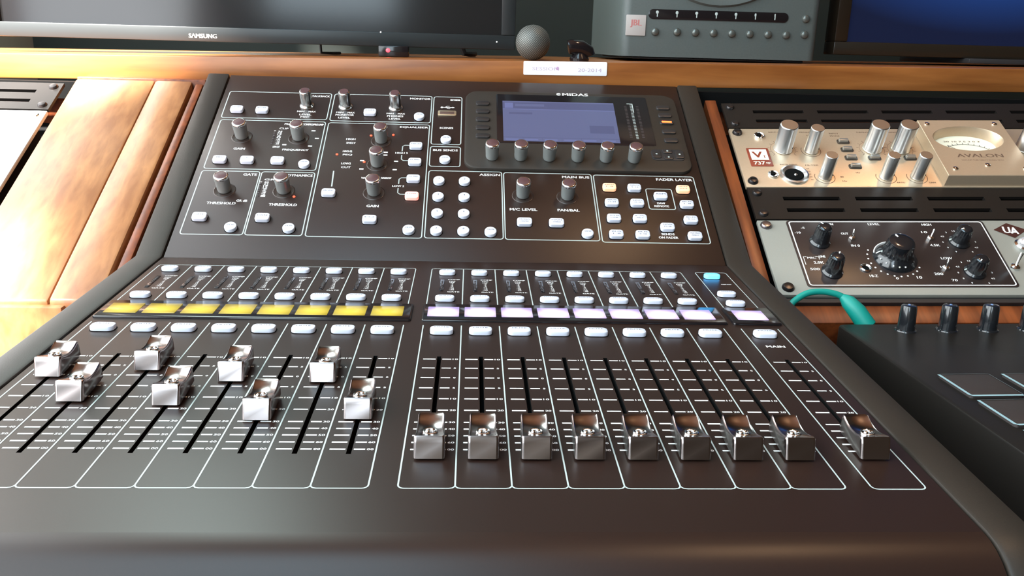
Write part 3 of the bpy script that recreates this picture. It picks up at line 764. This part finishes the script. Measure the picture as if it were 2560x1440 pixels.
def avknob(x, s, r, h, name='metal_knob', th=None):
    b = MB().lathe(x, -s, [(r * 1.02, 0.4), (r * 1.05, 1.2), (r, 1.8), (r * .98, h - 1.0), (r * .95, h - .3), (r * .90, h)], ALU, 36)
    b.lathe(x - r * .5, -s - r * .0, [(0.1, 0), (0.1, .1)], SOFTBLK, 6)
    a = R(-35)
    o = av.part(name, b, c=(x, -s, 0))
    q = MB().sphere((x + (r) * math.cos(a), -s + (r) * math.sin(a), 5), 1.0, SOFTBLK, 10, 6, (0.4, 0.6, 1))
    av.part('pointer_mark', q, o)
for x, s in ((44.6, 33), (128.3, 32.5), (154.8, 32.5), (272, 31)): avknob(x, s, 8.4, 28)
avknob(70.5, 35, 6.3, 26)
for x, s in ((73.4, 74.3), (128.6, 74.3), (156.8, 74.3)): avknob(x, s, 5.8, 25)
for x, s in ((104.2, 21.5), (104.5, 34), (104.8, 46.5), (105, 59.5), (126.6, 46.6), (159.5, 46.6)):
    b = MB().rbox(x, -s, 11.5, 6.2, 1.5, 0, 1.0, mat('switch_surround', (0.07, 0.06, 0.05), 0.35, 0.5), ch=0.3).rbox(x, -s, 8.6, 3.6, 0.8, 0.9, 3.6, mat('switch_cap', (0.36, 0.33, 0.29), 0.35, 0.6), ch=0.6)
    av.part('push_button', b)
for x, s in ((26.5, 12.6), (27.3, 71.5)):
    b = MB().lathe(x, -s, [(5.0, 0), (4.9, 1.6), (4.2, 2.2), (3.4, 1.2), (0.3, 0.9)], CHROME, 22); b.lathe(x, -s + 1.0, [(2.4, 1.3), (2.2, 1.9)], SLOT, 12)
    av.part('jack_nut', b)
b = MB().lathe(46.2, -72, [(13.2, 0), (12.8, 2.2), (11.2, 2.8), (8.6, 1.2)], ALU, 36, cap1=False); b.lathe(46.2, -72, [(8.6, 1.2), (8.3, 0.2), (7.6, 1.8), (0.5, 2.0)], SLOT, 30)
b.sphere((46.5, -74, 2.2), 1.6, CHROME, 10, 6)
av.part('input_socket', b)
for x, s in ((6.8, 7), (7.2, 80.5), (474, 7), (474, 80.5)):
    b = MB().lathe(x, -s, [(4.8, 0), (4.7, 1.0), (3.6, 2.8), (1.6, 3.2)], SCREW, 18); b.box(x - 2.4, x + 2.4, -s - .4, -s + .4, 3.0, 3.3, SLOT)
    av.part('screw', b)
bd = MB().rbox(20.4, -45.3, 20.4, 27.0, 0.8, 0, 0.5, MAROON, ch=0.1); rect(bd, 12.4, 28.4, -49.6, -33.6, 0.54, CREAM)
bd.text('V', 19, -41.8, 9, 0.58, MAROON, 9); bd.text('T', 25.0, -45, 4, 0.58, MAROON, 2.6); bd.text('737', 18.4, -54.3, 4.8, 0.58, CREAM, 10); bd.text('sp', 26.6, -54.6, 2.8, 0.58, CREAM, 4)
av.part('model_badge', bd)
# raised meter plate with oval window
mp = MB(); PH = 11.0; x0, x1, sa, sb = 177.5, 256.0, 1.5, 85.5; cx, cy, rx, ry = 215.2, -30.5, 32.5, 19.0
N = 48; el = []; rc = []
for i in range(N):
    q = 2 * math.pi * i / N; el.append((cx + rx * math.cos(q), cy + ry * math.sin(q)))
    dx, dy = math.cos(q) * rx, math.sin(q) * ry
    ks = [k for k in [((x1 if dx > 0 else x0) - cx) / dx if abs(dx) > 1e-6 else 9e9, ((-sa if dy > 0 else -sb) - cy) / dy if abs(dy) > 1e-6 else 9e9]]
    k = min(ks); rc.append((cx + dx * k, cy + dy * k))
for corner in ((x1, -sa), (x0, -sa), (x0, -sb), (x1, -sb)):
    i = min(range(N), key=lambda j: (rc[j][0] - corner[0]) ** 2 + (rc[j][1] - corner[1]) ** 2); rc[i] = corner
base = [((p[0] - cx) * 1.06 + cx + 1.5, max(min((p[1] - cy) * 1.02 + cy, -0.5), -87.2)) for p in rc]
mp.rings([[(*p, 0.1) for p in base], [(*p, PH - 0.4) for p in rc], [(*p, PH) for p in [((a - cx) * .99 + cx, (b - cy) * .99 + cy) for a, b in rc]], [(*p, PH) for p in el],
          [((a - cx) * .97 + cx, (b - cy) * .97 + cy, PH - 1) for a, b in el], [((a - cx) * .90 + cx, (b - cy) * .86 + cy, 1.5) for a, b in el]], BRUSHED, False, False)
mpo = av.part('meter_plate', mp, c=(216, -43, 0))
mf = MB().add([((a - cx) * .91 + cx, (b - cy) * .87 + cy, 1.6) for a, b in el], [tuple(range(N))], CREAM)
mf.path([(cx + 24 * math.cos(R(q)), cy - 12 + 15 * math.sin(R(q))) for q in range(30, 151, 8)], 0.6, 1.7, SOFTBLK)
for q in range(30, 151, 12): mf.line(cx + 24 * math.cos(R(q)), cy - 12 + 15 * math.sin(R(q)), cx + 26 * math.cos(R(q)), cy - 12 + 17.5 * math.sin(R(q)), 0.5, 1.7, SOFTBLK)
mf.text('20 10 7 5 3 0 3', cx, cy + 7.5, 2.0, 1.7, INKR, 34); mf.line(cx, cy - 14, cx - 15, cy + 2, 0.4, 1.8, SOFTBLK)
av.part('meter_face', mf, mpo)
mt = MB().text('AVALON', 216.0, -56.8, 5.0, PH + 0.06, INKR, 42).text('VACUUM TUBE DIRECT SIGNAL PATH', 216.0, -63.5, 1.2, PH + 0.06, INKR, 38)
av.part('maker_lettering', mt, mpo)
for x, s in ((184.5, 8), (248.3, 8), (186.7, 76), (217.4, 71), (249.5, 76)):
    av.part('plate_screw', MB().lathe(x, -s, [(2.4, PH), (2.3, PH + .8), (1.2, PH + 1.4)], CHROME, 14), mpo)

# --- grey preamp with black panel
ua = Thing('tube_channel_preamp', 'grey and black preamp with large black dial in the lower right rack', 'preamp', RK, (241, -221, -3))
ua.part('faceplate', MB().box(0, 482, -221, -133, -4, 0, PAINTG), bevel=0.6, c=(241, -177, -4))
ua.part('unit_body', MB().box(20, 462, -219, -135, -38, -4.2, SOFTBLK))
bp = MB().rbox(108.0, -173.5, 168, 79, 3.2, 0, 0.7, mat('preamp_panel', (0.030, 0.020, 0.018), 0.35), ch=0.3)
bp.outline(26.2, 189.8, -211.2, -135.8, 2.4, 1.0, 0.78, PRINTW)
Z2 = 0.8
def u_(s, x, sy, h=2.4, w=None): bp.text(s, x, -sy, h, Z2, PRINTW, w)
u_('GAIN', 59.8, 139, 2.6, 7); u_('-10', 30.8, 149.5, 2.4, 5); u_('-5', 36.5, 143.5, 2.2, 3); u_('OUT', 70, 150.8, 2.6, 6); u_('IN 0', 75, 165.5, 2.6, 7); u_('LEVEL', 98, 139, 2.6, 10)
u_('HIGH', 142.5, 139.5, 2.6, 8); u_('10', 137.5, 149, 2.4, 5); u_('4.5K', 141, 165, 2.6, 8); u_('LOW', 145, 180.5, 2.6, 9); u_('100', 139.5, 190.5, 2.4, 6); u_('200', 132.3, 198.5, 2.6, 7); u_('70', 142.5, 205.5, 2.6, 4.5)
u_('HI-Z', 79.5, 200.8, 2.6, 6.5); u_('MIC', 35, 180, 2.2, 7); u_('2.0K', 39.5, 185.5, 2.6, 8); u_('500', 34.5, 193, 2.6, 7.5); u_('LINE', 44, 178.5, 2.4, 5); u_('0', 97.5, 203.5, 2.4, 2); u_('10', 115.5, 202.5, 2.8, 4)
bp.path([(28.5, -188), (28.5, -178.5), (31, -178.5)], 0.5, Z2, PRINTW); bp.path([(38.5, -178.5), (41, -178.5), (41, -182)], 0.5, Z2, PRINTW)
for (x, s) in ((162.5, 161), (162, 197)):
    for k, q in enumerate(range(-60, 241, 30)):
        px_, py_ = x + 13.5 * math.cos(R(q)), -s + 13.5 * math.sin(R(q))
        bp.text(['6', '4.5', '3', '1.5', '0', '1.5', '3', '4.5', '6', '9', '9'][k], px_, py_, 1.7, Z2, PRINTW)
for q in range(150, 331, 15): bp.lathe(101.5 + 20.5 * math.cos(R(q)), -181 + 20.5 * math.sin(R(q)), [(0.8, .7), (0.8, Z2)], PRINTW, 8)
bpo = ua.part('control_plate', bp, c=(108, -173.5, 0))
def uknob(x, s, r, h, point=125):
    b = MB().lathe(x, -s, [(r * 1.05, 0.7), (r * 1.04, 2), (r * .86, 3.5), (r * .80, 6, 1), (r * .72, h - 3, 1), (r * .66, h - 1.2), (r * .52, h - .2), (r * .4, h)], KNOBBLK, 40, flute=0.25)
    o = ua.part('control_knob', b, c=(x, -s, 0))
    a = R(point)
    ua.part('pointer_line', MB().line(x + r * .3 * math.cos(a), -s + r * .3 * math.sin(a), x + r * .60 * math.cos(a), -s + r * .60 * math.sin(a), 0.9, h + .1, PRINTW, t=.3), o)
uknob(46.5, 161, 8.2, 19); uknob(47.5, 196, 8.2, 19, 60); uknob(162.5, 161, 8.2, 17, 200); uknob(162, 196.5, 8.2, 17, 230)
# the large dial: skirt with white band and numerals
b = MB().lathe(103, -180, [(17.5, 0.7), (17.2, 2.0), (12.8, 6.0), (11.6, 7, 1), (10.4, 17, 1), (9.8, 18.8), (8.0, 19.6), (5, 19.8)], KNOBBLK, 48, flute=0.3)
big = ua.part('level_dial', b, c=(103, -180, 0))
dl = MB()
wp = []
def cone(x, y, lift=0.25):
    q = math.hypot(x - 103, y + 180); 
    return (x, y, max(2.0, min(6.5, 2.0 + (17.2 - q) / 3.7 * 4.5)) + lift)
pts = [(103 + 17.0 * math.cos(R(q)), -180 + 17.0 * math.sin(R(q)), 2.6) for q in range(165, 80, -6)]
dl.tube(pts, 0.55, PRINTW, 6)
dl.tube([cone(103 + q * math.cos(R(172)), -180 + q * math.sin(R(172)), .1) for q in (13.2, 14.5, 15.8)], 0.45, PRINTW, 6)
dl.tube([(103 + q * math.cos(R(115)), -180 + q * math.sin(R(115)), 19.75) for q in (5, 6.5, 8)], 0.6, PRINTW, 6)
for k, q in enumerate((200, 222, 244, 262, 280)): dl.sphere(cone(103 + 15.2 * math.cos(R(q)), -180 + 15.2 * math.sin(R(q))), 0.7, PRINTW if k != 3 else CREAM, 8, 6)
ua.part('dial_markings', dl, big)
for x, s, a in ((74.5, 156.8, 60), (139.9, 156.8, 50), (140.3, 192.3, 60)):
    b = MB().lathe(x, -s, [(3.0, .7), (2.8, 2), (1.8, 2.8)], CHROME, 6)
    d = Vector((0.35, 0.55, 0.76)) if a == 50 else Vector((0.15, 0.5, 0.8))
    b.tube([Vector((x, -s, 2)) + d * k for k in (0, 3, 6.5, 7.5)], [0.6, 0.7, 1.0, 0.6], CHROME, 10)
    ua.part('toggle_switch', b, c=(x, -s, 0))
b = MB().lathe(75.5, -192.2, [(4.8, .7), (4.6, 1.8), (3.6, 2.4), (2.7, 1.4)], CHROME, 24, cap1=False); b.lathe(75.5, -192.2, [(2.8, 1.4), (2.6, 0.9)], SLOT, 20)
ua.part('jack_socket', b)
for x, s in ((6.4, 140), (8.4, 213.2), (474, 140), (474, 213)):
    ua.part('screw', MB().lathe(x, -s, [(5.0, 0), (4.9, 1.0), (3.6, 2.6), (1.4, 2.9)], SCREW if s > 200 else mat('screw_steel', (0.25, 0.22, 0.22), 0.25, 0.9), 18))
dm = MB(); BDG = mat('badge_dark_maroon', (0.05, 0.014, 0.012), 0.4)
dm.add([(197.5, -145.5, .4), (211.5, -155.5, .4), (225.5, -145.5, .4), (211.5, -137, .4)], [(0, 1, 2, 3)], BDG)
dm.text('U', 208.3, -145.8, 8, .5, PRINTW, 5.5, rot=R(-8)).text('A', 214.4, -146.5, 8, .5, PRINTW, 6, rot=R(-8)); dm.line(208, -148.8, 217, -148.8, .8, .5, PRINTW)
ua.part('diamond_badge', dm)
b = MB().lathe(214, -165, [(7.2, 0), (7, 2), (5.5, 3)], CHROME, 24, cap1=False).sphere((214, -165, 3), 5.4, mat('jewel_glass', (0.75, 0.70, 0.70), 0.08, 0.6), 18, 10)
ua.part('jewel_lamp', b)
b = MB().lathe(197, -190.5, [(4, 0), (3.8, 1.6), (2.2, 2.6)], CHROME, 6); b.tube([(197, -190.5, 2), (198.5, -188, 6), (200.5, -185, 11)], [1, 1.1, 1.6], CHROME, 10)
ua.part('toggle_switch', b)

# ================================================================== LEFT RACK
A30 = R(30)
LK = Matrix.Translation(Vector((0, 480, 100)) * MM) @ Matrix.Rotation(A30, 4, 'X')
vent(-67, 46, 'black slotted rack panel on the left above the sunlit silver unit', LK, x0=-839.5, w=482)
lu = Thing('rack_unit', 'silver rack unit blown out by sunlight at the left edge', 'rack unit', LK, (-600, -80, -4))
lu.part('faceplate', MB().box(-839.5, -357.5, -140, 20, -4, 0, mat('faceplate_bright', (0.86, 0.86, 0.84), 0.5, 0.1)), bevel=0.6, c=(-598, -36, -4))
lu.part('unit_body', MB().box(-825, -372, -138, 18, -40, -4.2, SOFTBLK))
for s in (12, -132):
    lu.part('screw', MB().lathe(-365, s, [(3.4, 0), (3.2, 0.8), (2.2, 1.6)], CHROME, 14))
o = MB().box(-846, -349.5, -150, 72, -58, -44, SLOT); c = o.bb()
ob_ = bpy.data.objects.new('rack_back', o.mesh('rack_back', 0, c)); COL.objects.link(ob_); ob_.parent = desk.o
ob_.matrix_local = Matrix.Translation(-ORG[desk.o.name] * MM) @ LK @ Matrix.Translation(Vector(c) * MM)

# ================================================================== PAD CONTROLLER
PCM = Matrix.Translation(Vector((300, 251.9, -8)) * MM) @ Matrix.Rotation(R(3.0), 4, 'Z')
pc = Thing('pad_controller', 'black drum pad controller with rubber knobs at the right edge of the desk', 'pad controller', PCM, (150, -100, DESK + 8))
b = MB(); b.rbox(150, -110, 300, 220, 6, -50, 0, PLAST, ch=1.4, n=6)
pc.part('housing', b, c=(150, -110, -50))
for x in (25, 275):
    for y in (-20, -200): pc.part('rubber_foot', MB().lathe(x, y, [(8, -58), (8.5, -50)], SOFTBLK, 18))
kp = MB().lathe(0, 0, [(7.6, 0), (7.3, 0.8), (6.2, 1.2), (6.0, 3), (5.5, 17), (4.9, 18.6), (3.6, 19.0)], KNOBBLK, 28); kp.lathe(0, 0, [(1.0, 19), (0.8, 19.3)], mat('knob_dot', (0.15, 0.25, 0.5), 0.3), 10)
KP = kp.mesh('rubber_knob')
for k in range(8): pc.put('rubber_knob', KP, (44.5 + k * 31.0, -14.8, 0))
pad = MB().rbox(0, 0, 33, 33, 2.0, -0.5, 1.4, mat('pad_rubber', (0.030, 0.022, 0.020), 0.55), ch=0.5)
PADM = pad.mesh('drum_pad')
pt = MB().path([(-16.2, 16), (-16.2, -15), (-15, -16.2), (16, -16.2)], 1.9, 1.75, PADLN); pt.path([(16.3, -15), (16.3, 15.8), (15.6, 16.5), (-15, 16.5)], 0.35, 1.75, mat('pad_outline_dim', (0.12, 0.14, 0.14), 0.5))
PT = pt.mesh('pad_outline')
for j in range(3):
    for i in range(4):
        p = pc.put('drum_pad', PADM, (31.8 + i * 41.2, -118.6 - j * 38.6, 0)); pc.put('pad_outline', PT, (31.8 + i * 41.2, -118.6 - j * 38.6, 0), p)

# ================================================================== GREEN CABLE
g = MB()
pts = [(267.5, 268, -62.5), (268, 270, -40), (269, 271, -18), (272.8, 272, -1.5), (278, 274, 3.8), (286.7, 276, 8), (297.6, 277, 9.0), (308, 276, 7.6), (314, 274.5, 5.2)]
def smooth(p, n=5):
    out = []
    P = [Vector(q) for q in p]
    for i in range(len(P) - 1):
        a, b_, c_, d = P[max(i - 1, 0)], P[i], P[i + 1], P[min(i + 2, len(P) - 1)]
        for k in range(n):
            t = k / n
            out.append(0.5 * ((2 * b_) + (-a + c_) * t + (2 * a - 5 * b_ + 4 * c_ - d) * t * t + (-a + 3 * b_ - 3 * c_ + d) * t ** 3))
    out.append(P[-1]); return out
cb = Thing('audio_cable', 'green audio cable with a thick plug behind the pad controller', 'cable', base=(267.5, 268, -66))
cb.part('cable_cord', g.tube(smooth(pts), 2.4, RUBTEAL, 12), c=(267.5, 268, -66))
ax = [Vector((312, 275, 6)), Vector((316, 272.5, 3)), Vector((321.5, 267, -3)), Vector((328.5, 262.5, -13))]
pg = MB().tube([ax[0], ax[0].lerp(ax[1], .5), ax[1], ax[2], ax[3], ax[3] + (ax[3] - ax[2]).normalized() * 1.0], [2.6, 4.0, 5.4, 6.6, 6.9, 5.8], RUBTEAL, 20)
d = (ax[3] - ax[2]).normalized()
cb.part('plug', pg, c=tuple(ax[0]))

# ================================================================== SHELF OBJECTS
st = shelf_top
def shz(x): return st + x * math.tan(R(0.62)) 
# television
tv = Thing('television', 'large black television switched off at the upper left above the shelf', 'television', base=(-214, 720, 174.5))
tx0, tx1, tz0, tz1 = -512, 83.5, 174.5, 500
b = MB()
b.box(tx0, tx1, 700, 730, tz0, tz0 + 16, TVB).box(tx0, tx1, 700, 730, tz1 - 16, tz1, TVB).box(tx0, tx0 + 16, 700, 730, tz0 + 16, tz1 - 16, TVB).box(tx1 - 16, tx1, 700, 730, tz0 + 16, tz1 - 16, TVB)
tvf = tv.part('bezel', b, c=(-220, 715, tz0), bevel=1.2)
tv.part('screen', MB().box(tx0 + 14, tx1 - 14, 704, 722, tz0 + 14, tz1 - 14, SCRN))
tv.part('rear_cover', MB().box(tx0 + 20, tx1 - 20, 730.2, 760, tz0 + 20, tz1 - 20, SOFTBLK), bevel=4)
tv.part('wall_mount', MB().box(-270, -170, 760.2, 1598, 300, 350, SOFTBLK).box(-300, -140, 1560, 1599, 240, 420, SOFTBLK), bevel=1)
lt = MB().text('SAMSUNG', 0, 0, 4.6, 0, PRINTW, 31); lt.v = [(x - 272.0, 699.8, z_ + y + 180.6) for (x, y, _), z_ in zip(lt.v, [0] * len(lt.v))]
tv.part('maker_lettering', lt, tvf)
for x, z in ((-70.8, 190.2), (62.3, 183)):
    tv.part('indicator_light', MB().sphere((x, 699.9, z), 1.0, PRINTW, 10, 6, (1, .4, 1)), tvf)
# small sensor with a red light
sn = Thing('infrared_sensor', 'small black box with a red light under the television', 'sensor', base=(-55, 684, shz(-55)))
sn.part('housing', MB().box(-72, -38, 680, 696, shz(-55) + 0.5, shz(-55) + 12.5, GLOSSBLK), bevel=1.5)
sn.part('indicator_light', MB().sphere((-61, 679.8, 170.5), 2.2, mat('lamp_red', (0.7, 0.02, 0.02), 0.3, emit=(1, 0.02, 0.03), es=6), 14, 8, (1.1, .5, 1)))
for x, r, lb_ in ((-153, 1.8, 'thin black cable hanging below the middle of the television'), (17, 3.6, 'thick black cable hanging behind the right end of the television')):
    c_ = MB().tube([(x, 768, 240), (x, 768, 200), (x + (1 if r < 3 else 3), 768, 180), (x + (2 if r < 3 else 7), 769, shz(x) + 1.0 + r), (x + 14, 775, shz(x) + 0.6 + r), (x + 20, 800, shz(x) + 0.6 + r)], r, SOFTBLK, 10)
    single('cable', c_, lb_, 'cable')
# talkback microphone: round grille on a body lying back on the shelf
mc = Thing('microphone', 'microphone with a round grey mesh head facing the console on the shelf', 'microphone', base=(98, 610, shz(98)))
mx, my, mz = 97.6, 604, 183.0
gb = MB().sphere((mx, my, mz), 18.0, MIC, 40, 26)
gr = mc.part('grille', gb, c=(mx, my, mz))
nm = MATS['mic_grille'].node_tree; bs_ = nm.nodes['Principled BSDF']
tc = nm.nodes.new('ShaderNodeTexCoord'); mp_ = nm.nodes.new('ShaderNodeMapping'); mp_.inputs['Rotation'].default_value = (0, R(38), 0); mp_.inputs['Scale'].default_value = (1, 1, 1)
w1 = nm.nodes.new('ShaderNodeTexWave'); w1.inputs['Scale'].default_value = 190; w1.bands_direction = 'X'
w2 = nm.nodes.new('ShaderNodeTexWave'); w2.inputs['Scale'].default_value = 190; w2.bands_direction = 'Z'
ml_ = nm.nodes.new('ShaderNodeMath'); ml_.operation = 'MULTIPLY'
cr = nm.nodes.new('ShaderNodeValToRGB'); cr.color_ramp.elements[0].color = (0.05, 0.05, 0.045, 1); cr.color_ramp.elements[1].color = (0.20, 0.205, 0.185, 1); cr.color_ramp.elements[1].position = 0.5
nm.links.new(tc.outputs['Object'], mp_.inputs[0]); nm.links.new(mp_.outputs[0], w1.inputs[0]); nm.links.new(mp_.outputs[0], w2.inputs[0])
nm.links.new(w1.outputs['Fac'], ml_.inputs[0]); nm.links.new(w2.outputs['Fac'], ml_.inputs[1]); nm.links.new(ml_.outputs[0], cr.inputs[0]); nm.links.new(cr.outputs[0], bs_.inputs['Base Color'])
mc.part('grille_band', MB().tube([(mx, my + 7, mz), (mx, my + 10, mz)], [17.2, 17.0], SOFTBLK, 28), gr)
mc.part('handle', MB().tube([(mx, my + 10, mz - .5), (mx + 1, my + 24, mz - 1.5), (mx + 4, my + 110, mz - 5.5), (mx + 5, my + 150, mz - 7)], [15.5, 12, 10.5, 9.5], SOFTBLK, 24))
# black clip beside the microphone
cl = Thing('microphone_clip', 'glossy black microphone clip beside the round grey microphone head', 'microphone clip', base=(148, 602, shz(148)))
b = MB(); b.tube([(134.5, 600, 179.5), (137, 600, 180), (148, 602, 178.8), (156.5, 604, 174.5), (158, 604, 171)], [7.2, 7.6, 8.0, 7.4, 6.4], GLOSSBLK, 18)
cl.part('clip_jaw', b)
cl.part('clip_foot', MB().lathe(147, 602, [(10, shz(147) + .3), (10.4, shz(147) + 3), (6, shz(147) + 9), (5.5, 174)], GLOSSBLK, 24))
# speaker
SPM = Matrix.Translation(Vector((204.4, 680, 0)) * MM) @ Matrix.Rotation(R(-1.0), 4, 'Z')
sz = shz(300)
sp = Thing('studio_speaker', 'grey studio monitor speaker with a row of small buttons right of the television', 'speaker', SPM, (112, 150, sz))
b = MB()
b.rbox(112, 150, 226, 300, 10, 171.5, 560, SPKG, ch=8, n=6)
spo = sp.part('cabinet', b, c=(112, 150, 171.5), bevel=0)
sp.part('plinth', MB().box(14, 214, 8, 280, sz + 1.7, 171.4, SOFTBLK), bevel=2)
def face(mb, y=-0.3): mb.v = [(x, y - z, yy) for x, yy, z in mb.v]; return mb
sp.part('maker_badge', face(MB().rbox(14.5, 205.3, 22.5, 22.5, 1, 0, 1.0, GREYP, ch=0.3).text('JBL', 14.5, 207.2, 8.5, 1.06, PINK, 12.5)), spo)
dsp = face(MB().rbox(108, 218.0, 160, 10.6, 5.2, 0, 0.6, GLOSSBLK, ch=0.2))
dspo = sp.part('display_window', dsp, spo)
lm = MB()
for k in range(7):
    x = 38 + k * 22.4
    w_ = [3.2, 3.2, 3.2, 3.0, 3.0, 2.0, 1.2][k]
    lm.rbox(x, 220.1, w_, 3.4, min(w_, 3.4) * .45, 0.5, 0.9, PRINT, ch=.1); lm.rbox(x + .2, 217.2, 1.1, 4.2, .4, 0.5, 0.9, PRINT, ch=.1)
sp.part('display_marks', face(lm), dspo)
bm_ = MB().lathe(0, 0, [(4.6, 0), (4.4, 0.8), (3.6, 2.6), (2.2, 3.4), (0.8, 3.6)], mat('speaker_button', (0.12, 0.13, 0.12), 0.22, 0.5), 20)
BM = bm_.mesh('push_button')
for x, z in [(37, 198.8)] + [(62 + k * 20.9, 199.2) for k in range(7)] + [(208, 217.5), (208.4, 200.4)]:
    sp.put('push_button', BM, (x, -0.3, z), spo, (R(90), 0, 0))
wf = MB().lathe(108, 327, [(100, 0), (98, 3), (92, 2), (84, -3), (60, -8), (28, -10), (22, -4), (8, -1)], SPKG, 56)
wf2 = face(wf); sp.part('woofer', wf2, spo)
# computer monitor at the right
mo = Thing('computer_monitor', 'black computer monitor with a dark blue screen at the upper right', 'monitor', base=(650, 720, shz(650)))
a, b_, z0, z1 = 459, 980, 179.5, 500
b = MB(); BZ = mat('monitor_bezel', (0.016, 0.011, 0.007), 0.25)
b.box(a, b_, 700, 730, z0, z0 + 15, BZ).box(a, b_, 700, 730, z1 - 15, z1, BZ).box(a, a + 15.5, 700, 730, z0 + 15, z1 - 15, BZ).box(b_ - 15.5, b_, 700, 730, z0 + 15, z1 - 15, BZ)
mo.part('bezel', b, bevel=1.2)
ms = bpy.data.materials.new('monitor_screen'); ms.use_nodes = True; nt = ms.node_tree; bs2 = nt.nodes['Principled BSDF']
bs2.inputs['Base Color'].default_value = (0.005, 0.005, 0.01, 1); bs2.inputs['Roughness'].default_value = 0.3
tc = nt.nodes.new('ShaderNodeTexCoord'); mp_ = nt.nodes.new('ShaderNodeMapping'); mp_.inputs['Location'].default_value = (-0.34, 0, -0.34); mp_.inputs['Scale'].default_value = (2.2, 0.0, 3.4)
gd = nt.nodes.new('ShaderNodeTexGradient'); gd.gradient_type = 'SPHERICAL'
mp_.vector_type = 'POINT'; mp_.inputs['Location'].default_value = (-0.34 * 2.2, 0, -0.34 * 3.4)
cr = nt.nodes.new('ShaderNodeValToRGB'); cr.color_ramp.elements[0].color = (0.0012, 0.004, 0.018, 1); cr.color_ramp.elements[1].color = (0.06, 0.25, 0.75, 1)
e_ = cr.color_ramp.elements.new(0.45); e_.color = (0.004, 0.02, 0.09, 1)
nt.links.new(tc.outputs['Generated'], mp_.inputs[0]); nt.links.new(mp_.outputs[0], gd.inputs[0]); nt.links.new(gd.outputs['Fac'], cr.inputs[0]); nt.links.new(cr.outputs[0], bs2.inputs['Emission Color']); bs2.inputs['Emission Strength'].default_value = 1.0
mo.part('screen', MB().box(a + 14, b_ - 14, 704, 722, z0 + 13.5, z1 - 14, ms), label='dark blue lit screen')
mo.part('stand', MB().box(a + 160, b_ - 160, 690, 860, shz(720) + 2, shz(720) + 8, SOFTBLK).box(690, 750, 731, 760, shz(720) + 7, 220, SOFTBLK), bevel=1)
# paper label on the shelf front
lbx = Matrix.Translation(Vector((128.8, 565.4, 158.7)) * MM) @ Matrix.Rotation(R(-0.62), 4, 'Y') @ Matrix.Rotation(R(90), 4, 'X')
pp = MB().rbox(0, -0.2 - 0.0, 85.0, 13.6, 1.2, -0.2, 0.3, PAPER, ch=0.1)
fi = mat('faint_ink', (0.55, 0.45, 0.55), 0.6)
pp.text('SESSION', -20, -0.8, 3.2, 0.36, fi, 27); pp.text('W', -8.2, -0.4, 3.6, 0.37, mat('pen_ink', (0.45, 0.18, 0.40), 0.6), 2.6); pp.text('20-2014', 25, -1.6, 3.4, 0.36, fi, 24)
single('paper_label', pp, 'white paper label with faint writing stuck on the wooden shelf edge', 'label', frame=lbx)
